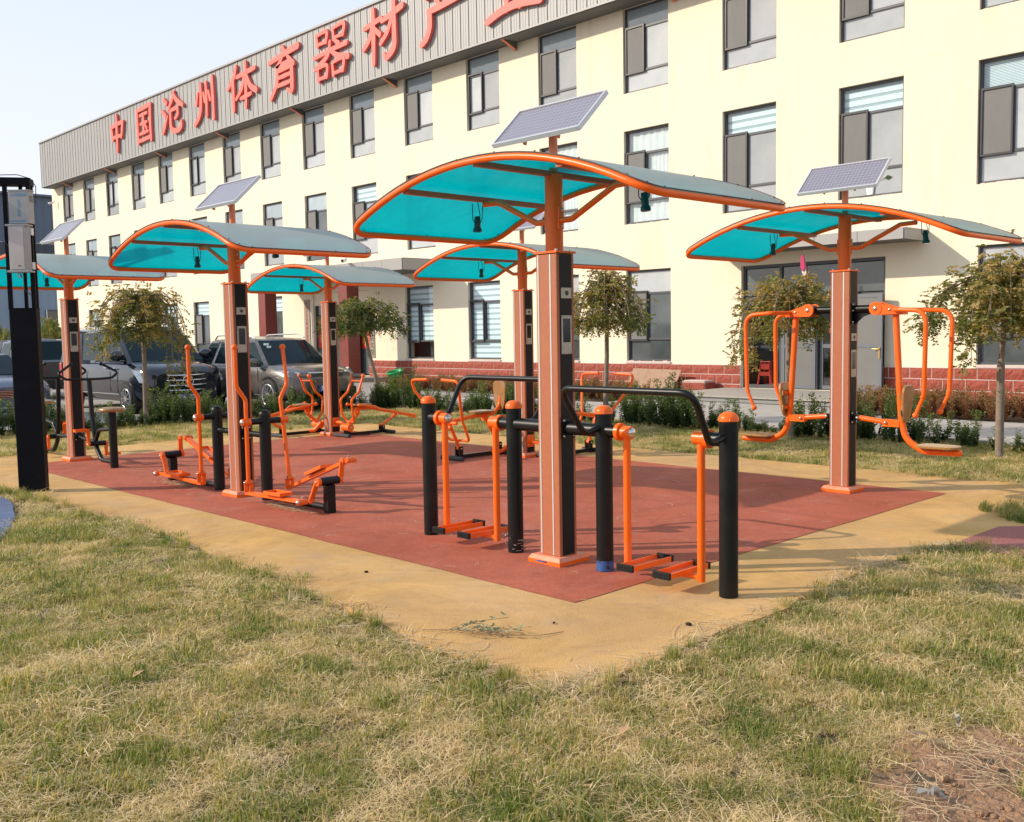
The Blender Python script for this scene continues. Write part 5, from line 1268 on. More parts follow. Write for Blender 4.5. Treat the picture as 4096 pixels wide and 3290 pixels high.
# dusty blue saloon at the frame edge
b_ = thing('parked_saloon', 'dusty blue saloon with slatted grille behind the black cabinet at the left edge', 'car', (-18.35, 1.38, 0))
lower_body([(-2.28, .66, .46, .90), (-2.2, .80, .30, .98), (-1.5, .86, .22, .98), (.8, .87, .22, .94), (1.4, .865, .22, .91), (1.85, .85, .22, .86), (2.12, .80, .24, .80), (2.24, .70, .28, .72)], 'sedan').build('body', b_)
house(b_, (-1.65, 1.02), (-1.0, .25), .93, 1.38, .80, .60, 'sedan', pillars=(-.35,), crown=.05)
for x in (-1.35, 1.38):
    for s in (-1, 1): arch(b_, x, s * .85, .30, s); wheel(b_, x, s * .80, .30, s)
q = MB(); q.box((2.20, 0, .60), (.09, .92, .16), 'trim'); gr = q.build('grille', b_, bevel=.01)
for k in range(5):
    q = MB(); q.box((2.25, 0, .535 + k * .032), (.02, .90, .008), 'chrome'); q.build('grille_bar', gr)
for s in (-1, 1):
    lamp_poly(b_, [(2.19, s * .47, .53), (2.10, s * .79, .54), (2.06, s * .80, .68), (2.17, s * .47, .68)], (.05, s * .02, 0), 'headlamp', 'headlight')
q = MB(); q.box((2.20, 0, .40), (.09, 1.5, .10), 'sedan'); q.box((2.25, 0, .34), (.02, 1.46, .012), 'chrome'); q.build('bumper', b_, bevel=.015)
mirrors(b_, .62, .84, .98, 'sedan', .85)
# car behind it seen from the rear
c_ = thing('parked_car', 'grey SUV parked further back showing its red tail light, left of the van', 'car', (-26.4, 5.0, 0), pi)
lower_body([(-2.28, .70, .45, 1.02), (-2.2, .86, .30, 1.10), (-1.5, .91, .24, 1.06), (1.0, .92, .24, 1.02), (1.8, .88, .24, .92), (2.2, .72, .28, .75)], 'suvback').build('body', c_)
house(c_, (-2.2, 1.05), (-1.85, .35), 1.04, 1.66, .84, .67, 'suvback', pillars=(-1.2, -.2), crown=.06)
for x in (-1.35, 1.35):
    for s in (-1, 1): arch(c_, x, s * .90, .35, s); wheel(c_, x, s * .85, .35, s)
for s in (-1, 1):
    q = MB(); q.box((-2.20, s * .80, 1.10), (.14, .16, .30), 'taillamp'); q.box((-2.26, s * .82, .62), (.05, .12, .08), 'taillamp'); q.build('tail_light', c_, bevel=.02)
q = MB(); q.box((-2.27, 0, .45), (.09, 1.6, .22), 'trim'); q.build('bumper', c_, bevel=.02)

# ------------------------------------------------------------------ black cabinet stand at the left
cs = thing('equipment_stand', 'tall black steel cabinet with open frame above, at the left edge of the court', 'equipment stand', (-6.58, -1.40, -.01), radians(60))
q = MB(); q.box((0, 0, 1.0), (.27, .19, 2.0), 'cabinet'); q.build('cabinet', cs, bevel=.006)
q = MB(); q.box((0, 0, 2.004), (.277, .197, .010), 'cabinet'); q.build('cabinet_lid', cs)
for x, y in ((-.115, -.075), (.115, -.075), (.01, .07), (.115, .07)):
    q = MB(); q.box((x, y, 2.66), (.042 if y < 0 else .032, .042, 1.32), 'cabinet'); q.build('frame_post', cs)
q = MB(); q.box((-.35, 0, 3.35), (.98, .20, .075), 'cabinet'); q.build('top_bar', cs, bevel=.004)
q = MB(); q.tube([(.13, .0, 3.39), (.0, .0, 3.43), (-.2, -.02, 3.42), (-.32, -.05, 3.39)], .005, 'conduit', 6, .1); q.tube([(.13, 0, 3.385), (.19, -.06, 3.30), (.185, -.09, 3.12)], .005, 'conduit', 6, .05)
q.tube([(-.155, -.11, 2.72), (-.05, -.13, 2.62), (.08, -.11, 2.60)], .004, 'conduit', 6, .08); q.tube([(.03, -.10, 2.35), (.035, -.13, 2.20), (.14, -.06, 2.10)], .004, 'conduit', 6, .05); q.tube([(.10, -.08, 2.85), (.11, -.08, 2.0)], .008, 'silver', 6); q.build('cable', cs)
cb_ = MB(); cb_.box((0, 0, 0), (.215, .11, .34), 'whitebox'); o = tag(cb_.build('control_box', None, (-6.64, -1.42, 0), bevel=.004), 'white control box with faint blue characters strapped to the black stand', 'control box')
RZ = radians(60); RB = radians(45)
def onstand(x, y, z): return Vector((-6.58 + x * cos(RZ) - y * sin(RZ), -1.40 + x * sin(RZ) + y * cos(RZ), z))
o.location = onstand(.060, -.17, 3.05); o.rotation_euler = (0, 0, RB)
q = MB(); q.box((0, .0, .176), (.225, .12, .012), 'whitebox'); q.build('lid', o)
for tx, sz, x, z in (('CCTV监控设备', .027, .0, .125), ('请勿靠近', 0, 0, 0), ('沧州·市体育器材研究院', .016, -.01, -.145)):
    if sz: link_mesh('lettering', text_mesh(tx, sz, .0005, 'blueink', offset=.0006), o, (x, -.0560, z), (pi / 2, 0, 0))
for i, ch in enumerate('公共广播箱'): link_mesh('lettering', text_mesh(ch, .034, .0005, 'blueink', offset=.0006), o, (.0, -.0560, .062 - i * .036), (pi / 2, 0, 0))
for k in range(5):
    q = MB(); q.box((.1085, 0, .06 + k * .014), (.003, .07, .005), 'rubber'); q.build('vent_slot', o)
sp = MB(); sp.prism([(-.085, -.065, -.235), (.085, -.065, -.235), (.115, .0, -.235), (.085, .065, -.235), (-.085, .065, -.235), (-.115, 0, -.235)], (0, 0, .47), 'whitebox')
o = tag(sp.build('column_speaker', None, onstand(.03, -.19, 2.62), (0, 0, RB), bevel=.006), 'white column loudspeaker hanging below the control box on the black stand', 'loudspeaker')
q = MB(); q.box((0, 0, .242), (.235, .135, .02), 'whitebox'); q.box((0, 0, -.242), (.235, .135, .02), 'whitebox'); q.build('end_cap', o, bevel=.004)
q = MB(); q.box((0, -.067, 0), (.145, .004, .44), 'cloth'); q.build('grille_cloth', o)
q = MB(); q.box((.02, -.070, -.185), (.035, .002, .008), 'ink'); q.build('maker_badge', o)
for z in (.18, -.18):
    q = MB(); q.box((.115, .045, z), (.012, .05, .075), 'white'); q.build('mounting_lug', o)
q = MB()
for k, c in enumerate(('taillamp', 'white', 'conduit')): q.tube([(-.03 + k * .012, 0, -.25), (-.035 + k * .015, -.01, -.29), (-.02 + k * .012, 0, -.31), (-.01, .01, -.26)], .003, c, 6, .01)
q.build('wire_tail', o)
# floodlight on the arm, only its edge shows at the picture border
q = MB(); q.lathe((0, 0, 0), (-.3, -1, -.3), [(0, .03), (.02, .09), (.13, .12), (.14, .12)], 'whitebox', 18); q.tube([(.0, 0, 0), (.08, .05, -.12), (.12, .06, -.25)], .012, 'silver', 8, .05)
tag(q.build('floodlight', None, onstand(-.40, -.05, 3.05)), 'white floodlight fixed beside the left post of the black stand, mostly cut by the frame', 'floodlight')

# ------------------------------------------------------------------ small things by the wall
q = MB(); pts = [(-12.68, 0, .0), (-12.60, 0, .12), (-12.66, 0, .30), (-12.60, 0, .70), (-11.85, 0, .685), (-10.98, 0, .67), (-11.02, 0, .40), (-11.13, 0, .08), (-11.28, 0, .0)]
q.prism([(x + 11.8, 0, z) for x, y, z in pts], (0, .025, 0), 'ply'); tag(q.build('plywood_board', None, (-11.8, 16.05, -.02), (radians(-24), 0, 0), bevel=.003), 'old brown plywood board leaning against the red brick plinth', 'board')
pr = thing('brick_pier', 'low red brick block with mortar cap standing beside the plywood board', 'brick block', (-10.4, 16.28, 0))
q = MB(); q.box((0, 0, .15), (.70, .46, .30), 'mortar'); q.box((-.01, 0, .325), (.68, .44, .03), 'mortar'); q.build('core', pr)
for j, (z, h) in enumerate(((.055, .10), (.20, .17))):
    for x, L in (((-.23, .24), (.12, .44)) if j else ((-.02, .30), (.26, .18), (-.27, .15))):
        q = MB(); q.box((x, -.236, z), (L, .03, h), 'brick'); q.build('brick', pr, bevel=.006)
    q = MB(); q.box((.356, 0, z), (.03, .45, h), 'brick'); q.build('brick', pr, bevel=.006)
gb = MB(); gb.lathe((0, 0, 0), (0, 0, 1), [(0, .30), (.26, .38), (.27, .42), (.30, .43), (.32, .41), (.31, .36), (.08, .30)], 'greenplastic', 26)
for k in range(16):
    a = 2 * pi * k / 16; gb.bar((.31 * cos(a), .31 * sin(a), .03), (.385 * cos(a), .385 * sin(a), .25), .03, .012, 'greenplastic')
gbo = gb.build('plastic_basket', None, (-22.85, 16.0, .12), (radians(14), 0, 0)); gbo.scale = (.75, .75, .9)
tag(gbo, 'green plastic basket lying by the brick wall behind the bronze shrubs', 'basket')
sb = thing('red_stool', 'red plastic stool behind the glass of the right-hand entrance', 'stool', (-8.78, 16.98, .17))
q = MB(); q.box((0, 0, .64), (.30, .28, .03), 'redplastic'); q.build('seat', sb, bevel=.01)
for sx in (-1, 1):
    for sy in (-1, 1):
        q = MB(); q.bar((sx * .13, sy * .12, .63), (sx * .20, sy * .18, 0), .07, .03, 'redplastic'); q.build('leg', sb)
q = MB(); q.box((0, -.15, .34), (.26, .02, .10), 'redplastic'); q.box((0, -.14, .52), (.24, .02, .14), 'redplastic'); q.build('side_band', sb)
mp_ = thing('hanging_cloth', 'pink and white cloths hanging from a string under the right-hand porch canopy', 'cloth', (-7.15, 15.75, 3.5))
q = MB(); q.tube([(0, 0, 0), (.01, 0, -.22)], .004, 'conduit', 5); q.build('string', mp_)
for k, (m_, dx) in enumerate((('pink', 0), ('cloth', .02), ('pink', .05))):
    q = MB(); r = random.Random(k); z = -.20 - .13 * k
    q.prism([(dx - .02, 0, z), (dx + .04, 0, z + .02), (dx + .08, 0, z - .28), (dx + .02, .0, z - .36), (dx - .04, 0, z - .25)], (0, .03, 0), m_); q.build('rag', mp_, (0, .035 * k, 0), bevel=.008)
# pot plant behind an upper window
pp = thing('pot_plant', 'leafy plant in a white pot on the window sill above the right-hand shelter', 'pot plant', (-6.0, WY + .095, R2[0] + .06))
q = MB(); q.lathe((-.02, 0, 0), (0, 0, 1), [(0, .075), (.19, .105), (.20, .115), (.21, .11)], 'white', 16); q.build('pot', pp, (0, -.005, 0))
pp.scale = (1, .30, 1)
q = MB(); rr = random.Random(11)
for k in range(9):
    a = rr.uniform(-1.3, 1.3); L = rr.uniform(.18, .42); e = Vector((sin(a) * L, rr.uniform(-.03, .03), .21 + cos(a) * L))
    q.tube([(0, 0, .18), (e.x * .4, e.y, .21 + (e.z - .21) * .7), e], .006, 'hedgeleaf', 5, .05); w = rr.uniform(.05, .09)
    q.quad([e + Vector((-w, 0, .0)), e + Vector((0, .01, -w * .7)), e + Vector((w * 1.3, 0, .01)), e + Vector((0, -.01, w * .7))], 'hedgeleaf')
q.build('foliage', pp)

# ------------------------------------------------------------------ vegetation
def set_tint(me, tint):
    a = me.attributes.new('tint', 'FLOAT', 'POINT'); a.data.foreach_set('value', np.asarray(tint, dtype=np.float32))
def fast_mesh(name, V, F, m, tint=None):
    me = bpy.data.meshes.new(name); V = np.asarray(V, dtype=np.float32); F = np.asarray(F, dtype=np.int32); k = F.shape[1]
    me.vertices.add(len(V)); me.vertices.foreach_set('co', V.ravel()); me.loops.add(F.size); me.loops.foreach_set('vertex_index', F.ravel())
    me.polygons.add(len(F)); me.polygons.foreach_set('loop_start', np.arange(len(F)) * k); me.polygons.foreach_set('loop_total', np.full(len(F), k))
    me.materials.append(M[m]); me.update(calc_edges=True)
    if tint is not None: set_tint(me, tint)
    return me
def leaves(P, D, size, m, name, tint, aspect=.42):
    """P positions, D axis directions; each leaf is a folded rhombus of 2 triangles"""
    n = len(P); P = np.asarray(P); D = np.asarray(D, dtype=float); D /= np.linalg.norm(D, axis=1)[:, None] + 1e-9
    r = rng.normal(size=(n, 3)); S = np.cross(D, r); S /= np.linalg.norm(S, axis=1)[:, None] + 1e-9; N = np.cross(D, S)
    L = (size * rng.uniform(.7, 1.3, n))[:, None]; W = L * aspect
    V = np.stack([P, P + D * L * .5 + S * W * .5 + N * L * .06, P + D * L, P + D * L * .5 - S * W * .5 + N * L * .06], 1).reshape(-1, 3)
    b = np.arange(n)[:, None] * 4; F = np.concatenate([b + np.array([[0, 1, 2]]), b + np.array([[0, 2, 3]])], 1).reshape(-1, 3)
    return fast_mesh(name, V, F, m, np.repeat(tint, 4))
def weeping_tree(loc, h, crown, lean, label, seed, green=0.0, density=1.0, droops=()):
    """crown = (radius x/y, top z, underside z). branches arch out from a grafted head and droop"""
    r = np.random.default_rng(seed); t = thing('weeping_tree', label, 'tree', loc, 0, 'small weeping trees along the lawn')
    R, zt, zb = crown; head = Vector((lean[0], lean[1], h))
    b = MB(); mid = head * .5 + Vector((r.uniform(-.02, .02), r.uniform(-.02, .02), 0))
    b.tube([(0, 0, -.05), (mid.x * .6, mid.y * .6, h * .35), mid * 1.2, head], [.052, .034], 'bark', 12, .3, nf=4); b.ball(head, .065, 'bark', 10, 7, (1, 1, .8)); b.build('trunk', t)
    br = MB(); P = []; D = []; T = []
    nb = 40; ph0 = r.uniform(0, 6.28)
    for k in range(nb):
        a = 2 * pi * k / nb + r.uniform(-.25, .25); Rk = R * r.uniform(.45, 1.08) * (1 + .24 * sin(2 * a + ph0) + .15 * sin(5 * a + ph0 * 2)); up = (zt - h) * r.uniform(.35, 1.0); dn = zb + (h - zb) * r.uniform(0, .65)
        for da, dd, rr_ in droops:
            if abs((a - da + pi) % (2 * pi) - pi) < .38: dn = dd + r.uniform(0, .25); Rk = rr_ * r.uniform(.8, 1.1)
        dirv = Vector((cos(a), sin(a), 0)); pts = [head, head + dirv * Rk * .35 + Vector((0, 0, up)), head + dirv * Rk * .78 + Vector((0, 0, up * .55)), head + dirv * Rk + Vector((0, 0, (dn - h) * .45)), head + dirv * Rk * 1.03 + Vector((0, 0, dn - h))]
        # sample spline
        Q = []
        for i in range(4):
            A = pts[max(i - 1, 0)]; B = pts[i]; C = pts[i + 1]; E = pts[min(i + 2, 4)]
            for s in range(6):
                q = s / 6; Q.append(.5 * ((2 * B) + (-A + C) * q + (2 * A - 5 * B + 4 * C - E) * q * q + (-A + 3 * B - 3 * C + E) * q ** 3))
        Q.append(pts[-1]); br.tube(Q, [.014, .003], 'bark', 5)
        br_t = r.uniform(-.25, .25)
        for j in range(int(27 * density)):
            f = r.uniform(.08, 1) ** .8 * (len(Q) - 1.001); i = int(f); p = Q[i].lerp(Q[i + 1], f - i); w_ = .12 if f < 19 else .05
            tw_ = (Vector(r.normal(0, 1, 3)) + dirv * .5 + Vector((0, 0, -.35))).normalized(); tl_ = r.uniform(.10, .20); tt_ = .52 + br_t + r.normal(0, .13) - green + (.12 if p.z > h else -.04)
            sd = tw_.cross(Vector((0, 0, 1))).normalized(); p = p + Vector(r.normal(0, w_, 3)) * .8
            for k2 in range(12):
                g_ = (k2 // 2 + 1) / 6; s2 = 1 if k2 % 2 else -1; q_ = p + tw_ * tl_ * g_ + Vector((0, 0, -.05 * g_ * g_)); P.append(q_); D.append(tw_ * .5 + sd * s2 + Vector((0, 0, r.uniform(-.5, .05)))); T.append(tt_ + r.normal(0, .10))
    br.build('branches', t)
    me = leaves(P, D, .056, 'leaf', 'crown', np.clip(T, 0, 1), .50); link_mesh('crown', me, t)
    return t
weeping_tree((-13.55, 2.95, 0), 2.12, (.60, 2.56, 1.55), (-.02, .02), 'weeping tree with long drooping strands in front of the black van', 21, -.14, 1.0, [(radians(60), .95, .75), (radians(235), 1.25, .80), (radians(30), .8, .55)])
weeping_tree((-13.95, 8.75, 0), 2.05, (.78, 2.42, 1.72), (-.27, -.28), 'dark green flat-topped tree with leaning trunk in front of the shaded porch doors', 22, .26, 1.05)
weeping_tree((-6.62, 8.2, 0), 1.98, (.60, 2.72, 1.72), (.03, .03), 'round-headed small tree directly right of the nearest shelter column', 23, -.12, .85)
weeping_tree((-3.0, 8.25, 0), 1.95, (.64, 2.36, 1.50), (-.02, -.02), 'weeping tree behind the left arm of the right-hand pull-down seat, before the entrance', 24, -.10, .85, [(radians(225), .95, .75), (radians(205), 1.1, .72)])
weeping_tree((.12, 7.95, 0), 1.92, (.70, 2.48, 1.55), (.03, .03), 'bushy yellow-green weeping tree with pale trunk at the right edge', 25, -.10, 1.15, [(radians(222), 1.05, .55), (radians(200), 1.45, .85)])

# instanced ground cover through geometry nodes
def source(name, meshes):
    c = bpy.data.collections.new(name)
    for m in meshes: o = bpy.data.objects.new(name + '_clump', m); c.objects.link(o)
    return c
def scatter(name, pos, rot, scl, coll, nvar, label=None, cat=None, kind='stuff', seed=0):
    pos = np.asarray(pos, dtype=np.float32); n = len(pos); me = bpy.data.meshes.new(name); me.vertices.add(n); me.vertices.foreach_set('co', pos.ravel())
    for an, dt, dv in (('rot', 'FLOAT_VECTOR', rot), ('scl', 'FLOAT_VECTOR', scl)):
        a = me.attributes.new(an, dt, 'POINT'); a.data.foreach_set('vector', np.asarray(dv, dtype=np.float32).ravel())
    a = me.attributes.new('idx', 'INT', 'POINT'); a.data.foreach_set('value', rng.integers(0, nvar, n).astype(np.int32))
    o = bpy.data.objects.new(name, me); COL.objects.link(o)
    g = bpy.data.node_groups.new(name + '_nodes', 'GeometryNodeTree'); g.interface.new_socket('Geometry', in_out='INPUT', socket_type='NodeSocketGeometry'); g.interface.new_socket('Geometry', in_out='OUTPUT', socket_type='NodeSocketGeometry')
    N = g.nodes; L = g.links; gi = N.new('NodeGroupInput'); go_ = N.new('NodeGroupOutput'); ip = N.new('GeometryNodeInstanceOnPoints'); ci = N.new('GeometryNodeCollectionInfo')
    ci.inputs['Collection'].default_value = coll; ci.inputs['Separate Children'].default_value = True; ci.inputs['Reset Children'].default_value = True
    L.new(gi.outputs[0], ip.inputs['Points']); L.new(ci.outputs[0], ip.inputs['Instance']); ip.inputs['Pick Instance'].default_value = True
    def attr(nm, dt):
        q = N.new('GeometryNodeInputNamedAttribute'); q.data_type = dt; q.inputs['Name'].default_value = nm; return q.outputs['Attribute']
    L.new(attr('idx', 'INT'), ip.inputs['Instance Index']); L.new(attr('scl', 'FLOAT_VECTOR'), ip.inputs['Scale'])
    e2r = N.new('FunctionNodeEulerToRotation'); L.new(attr('rot', 'FLOAT_VECTOR'), e2r.inputs[0]); L.new(e2r.outputs[0], ip.inputs['Rotation'])
    L.new(ip.outputs[0], go_.inputs[0]); md = o.modifiers.new('scatter', 'NODES'); md.node_group = g
    return tag(o, label, cat, None, kind)
def blades(name, n, rad, hmin, hmax, width, seed, flat, tmu, tsd):
    r = np.random.default_rng(seed); a = r.uniform(0, 2 * pi, n); q = rad * np.sqrt(r.uniform(0, 1, n)); base = np.stack([q * np.cos(a), q * np.sin(a), np.full(n, -.008)], 1)
    h = r.uniform(hmin, hmax, n); isflat = r.uniform(0, 1, n) < flat
    ang = r.uniform(0, 2 * pi, n); lean = np.where(isflat, r.uniform(1.0, 2.4, n), r.uniform(.05, .65, n)); dv = np.stack([np.cos(ang), np.sin(ang), np.zeros(n)], 1)
    up = np.array([0, 0, 1.0]); hh = np.where(isflat, h * r.uniform(.6, 1.3, n), h)
    vert = np.where(isflat, r.uniform(.15, .5, n), 1.0)
    base[:, 2] += np.where(isflat, r.uniform(0, .03, n), 0)
    p1 = base + (up * (.45 * vert)[:, None] + dv * (.18 * lean)[:, None]) * hh[:, None]
    p2 = base + (up * (.80 * vert)[:, None] + dv * (.50 * lean)[:, None]) * hh[:, None]
    p3 = base + (up * (np.where(isflat, .25, 1.0) * vert)[:, None] + dv * (.95 * lean)[:, None]) * hh[:, None]
    tw = ang + pi / 2 + r.normal(0, .5, n); s = np.stack([np.cos(tw), np.sin(tw), np.zeros(n)], 1) * (width * r.uniform(.6, 1.3, n))[:, None] * .5
    V = np.stack([base - s, base + s, p1 - s * .9, p1 + s * .9, p2 - s * .6, p2 + s * .6, p3], 1).reshape(-1, 3)
    b = np.arange(n)[:, None] * 7; F = np.concatenate([b + np.array([[0, 1, 3]]), b + np.array([[0, 3, 2]]), b + np.array([[2, 3, 5]]), b + np.array([[2, 5, 4]]), b + np.array([[4, 5, 6]])], 1).reshape(-1, 3)
    tint = np.clip(r.normal(tmu, tsd, n) + isflat * .22, 0, 1); return fast_mesh(name, V, F, 'grass', np.repeat(tint, 7))
gc = source('lawn', [blades('lawn_a', 400, .14, .022, .058, .0046, 1, .50, .50, .26), blades('lawn_b', 400, .14, .020, .05, .0044, 2, .60, .60, .25), blades('lawn_c', 360, .14, .025, .07, .0048, 3, .40, .34, .24), blades('lawn_d', 380, .15, .018, .045, .0044, 4, .72, .70, .22), blades('lawn_e', 240, .11, .04, .085, .0048, 5, .30, .26, .2), blades('lawn_f', 220, .16, .04, .095, .0038, 6, .9, .78, .15)])
def inpoly(x, y, poly):
    c = np.zeros(len(x), bool); n = len(poly)
    for i in range(n):
        x1, y1 = poly[i]; x2, y2 = poly[(i + 1) % n]
        cond = ((y1 > y) != (y2 > y)); xi = (x2 - x1) * (y - y1) / ((y2 - y1) + 1e-12) + x1; c ^= cond & (x < xi)
    return c
def grow(poly, d):
    cx = sum(p[0] for p in poly) / len(poly); cy = sum(p[1] for p in poly) / len(poly); return [(cx + (x - cx) * (1 + d / max(1e-6, math.hypot(x - cx, y - cy))), cy + (y - cy) * (1 + d / max(1e-6, math.hypot(x - cx, y - cy)))) for x, y in poly]
BLUE = [(-8.2, -3.6), (-4.6, -3.6), (-4.0, -2.75), (-4.0, -2.55), (-4.35, -2.36), (-5.0, -2.1), (-5.95, -1.83), (-6.6, -1.76), (-8.2, -1.75)]
DIRT = [(3.20, -1.30), (3.30, -1.03), (3.6, -.93), (4.5, -1.0), (4.7, -2.5), (3.7, -2.6), (3.38, -2.0), (3.20, -1.60)]
def candidates(x0, x1, y0, y1, sp, seed):
    r = np.random.default_rng(seed); xs = np.arange(x0, x1, sp); ys = np.arange(y0, y1, sp); X, Y = np.meshgrid(xs, ys); X = X.ravel() + r.uniform(-.5, .5, X.size) * sp; Y = Y.ravel() + r.uniform(-.5, .5, Y.size) * sp
    return X, Y
fw = np.array([-sin(YAW), cos(YAW)]); rt = np.array([cos(YAW), sin(YAW)])
pos = []; rots = []; scls = []
for (d0, d1, sp) in ((1.6, 5.6, .112), (5.6, 9, .125), (9, 26, .17)):
    X, Y = candidates(-16, 9, -12, 9.3, sp, int(d0 * 7)); dx = X - CAM[0]; dy = Y - CAM[1]; dep = dx * fw[0] + dy * fw[1]; lat = dx * rt[0] + dy * rt[1]
    k = (dep >= d0) & (dep < d1) & (np.abs(lat) < dep * .60 + 1.2) & (Y < 9.0) & (X > -14.3)
    X, Y = X[k], Y[k]
    yel = inpoly(X, Y, YEL); jit = np.abs(rng.normal(0, .02, len(X)))
    k = ~inpoly(X, Y, YEL) & ~inpoly(X, Y, BLUE)
    dk = inpoly(X, Y, DIRT); k &= ~(dk & (rng.uniform(0, 1, len(X)) < .975))
    # worn front edge of a path etc. : random thin spots
    k &= (rng.uniform(0, 1, len(X)) > .05) & ((np.sin(X * 7.3 + 2 * np.sin(Y * 3.1)) * np.sin(Y * 6.1 + 1.7 * np.sin(X * 2.7)) < .90) | (rng.uniform(0, 1, len(X)) < .4))
    X, Y = X[k], Y[k]; n = len(X)
    pos.append(np.stack([X, Y, np.full(n, -.032)], 1)); rots.append(np.stack([rng.normal(0, .08, n), rng.normal(0, .08, n), rng.uniform(0, 2 * pi, n)], 1))
    s = rng.uniform(.75, 1.25, n) * (1 + .25 * np.sin(X * 2.3 + 1) * np.cos(Y * 1.9)); w = {.112: 1.0, .125: 1.1, .17: 1.35}[sp]
    scls.append(np.stack([s * w, s * w, s * (.95 if sp < .17 else 1.1)], 1))
scatter('lawn_grass', np.concatenate(pos), np.concatenate(rots), np.concatenate(scls), gc, 6, 'half dry straw and green lawn grass')
# taller tufts on the court edges, beside the cabinet and on the yellow surface at the right
tc = source('tuft', [blades('tuft_a', 110, .05, .07, .17, .0034, 11, .12, .18, .15), blades('tuft_b', 80, .06, .09, .22, .003, 12, .25, .42, .2)])
pt = []; 
r5 = random.Random(5)
for i in range(len(YEL)):
    a, b2 = YEL[i], YEL[(i + 1) % len(YEL)]
    if a[0] > 3 and b2[0] > 3: continue
    L = math.dist(a, b2)
    for k in range(int(L * 8)):
        q = r5.random(); x = a[0] + (b2[0] - a[0]) * q; y = a[1] + (b2[1] - a[1]) * q
        cx, cy = (-4.4, 2.0); d = math.hypot(x - cx, y - cy); o_ = r5.uniform(.02, .12); pt.append((x + (x - cx) / d * o_, y + (y - cy) / d * o_, -.03))
for k in range(26): pt.append((-6.6 + r5.uniform(-.5, .5), -1.62 + r5.uniform(-.10, .08), -.03))
n = len(pt); scatter('grass_tufts', pt, [(0, 0, r5.uniform(0, 6)) for _ in pt], [(r5.uniform(.35, .75),) * 3 for _ in pt], tc, 2, 'taller green grass tufts along the rubber edge')
pt = [(2.05 + r5.gauss(0, .30), 3.95 + r5.gauss(0, .22), .0) for _ in range(46)]
scatter('loose_grass_pile', pt, [(r5.uniform(-.6, .6), r5.uniform(-.6, .6), r5.uniform(0, 6)) for _ in pt], [(1.1, 1.1, r5.uniform(.5, .9)) for _ in pt], tc, 2, 'loose heap of grass lying on the yellow rubber at the right edge')

# hedges and shrub beds: sprigs with small leaves
def sprig(name, seed, h, nl, m, size, spread, tmu):
    r = np.random.default_rng(seed); P = []; D = []; T = []; st = MB()
    for s in range(5):
        a = r.uniform(0, 2 * pi); tip = np.array([cos(a) * spread * r.uniform(.2, 1), sin(a) * spread * r.uniform(.2, 1), h * r.uniform(.65, 1.05)])
        for j in range(nl):
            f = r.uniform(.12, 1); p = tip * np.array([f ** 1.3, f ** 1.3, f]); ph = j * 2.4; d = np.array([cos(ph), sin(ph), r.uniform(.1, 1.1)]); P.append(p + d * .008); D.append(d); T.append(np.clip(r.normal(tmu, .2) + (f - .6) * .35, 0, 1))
    return leaves(P, D, size, m, name, np.array(T), .55)
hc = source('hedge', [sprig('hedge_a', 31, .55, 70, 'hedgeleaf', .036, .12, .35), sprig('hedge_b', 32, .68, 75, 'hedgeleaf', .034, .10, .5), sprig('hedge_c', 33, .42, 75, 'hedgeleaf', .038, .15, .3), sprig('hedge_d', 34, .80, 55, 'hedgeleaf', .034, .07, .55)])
rc = source('bronze', [sprig('bronze_a', 41, .45, 80, 'redleaf', .030, .14, .4), sprig('bronze_b', 42, .52, 70, 'redleaf', .030, .12, .55), sprig('bronze_c', 43, .38, 80, 'redleaf', .032, .15, .3)])
def hedge(name, x0, x1, y0, y1, dens, coll, nv, label, sc=(.75, 1.15), zf=None):
    area = (x1 - x0) * (y1 - y0); n = int(area * dens); X = rng.uniform(x0, x1, n); Y = rng.uniform(y0, y1, n)
    hf = .8 + .28 * np.sin(X * 1.7 + Y * 1.3) + .15 * np.sin(X * 5.1 + Y * 4.1) if zf is None else zf(X, Y)
    k = rng.uniform(0, 1, n) < np.clip(hf * 1.1, .1, 1); X, Y, hf = X[k], Y[k], hf[k]; n = len(X); s = rng.uniform(*sc, n)
    o = scatter(name, np.stack([X, Y, np.full(n, -.03)], 1), np.stack([rng.normal(0, .15, n), rng.normal(0, .15, n), rng.uniform(0, 6.28, n)], 1), np.stack([s, s, s * hf], 1), coll, nv, label)
    return o
hedge('hedge', -13.9, 4.5, 8.35, 8.95, 60, hc, 4, 'long ragged green hedge along the back of the lawn in front of the footpath')
hedge('hedge', -14.25, -13.35, -4.0, 8.9, 48, hc, 4, 'green hedge along the left side of the lawn in front of the parked cars', zf=lambda X, Y: .74 + .22 * np.sin(Y * 2.1) + .12 * np.sin(Y * 6))
hedge('shrub_bed', -4.35, 4.0, 12.5, 13.9, 42, rc, 3, 'bronze and brown shrub bed right of the entrance step', zf=lambda X, Y: 1.0 + .1 * np.sin(X * 4))
hedge('shrub_bed', -20.0, -10.6, 13.0, 14.6, 34, rc, 3, 'bronze red shrub bed in front of the brick plinth left of the plywood board', zf=lambda X, Y: .9 + .12 * np.sin(X * 3))
hedge('shrub_bed', -14.0, -9.5, 12.5, 13.3, 14, hc, 4, 'loose green weeds at the edge of the footpath before the brick plinth', (.6, .95))
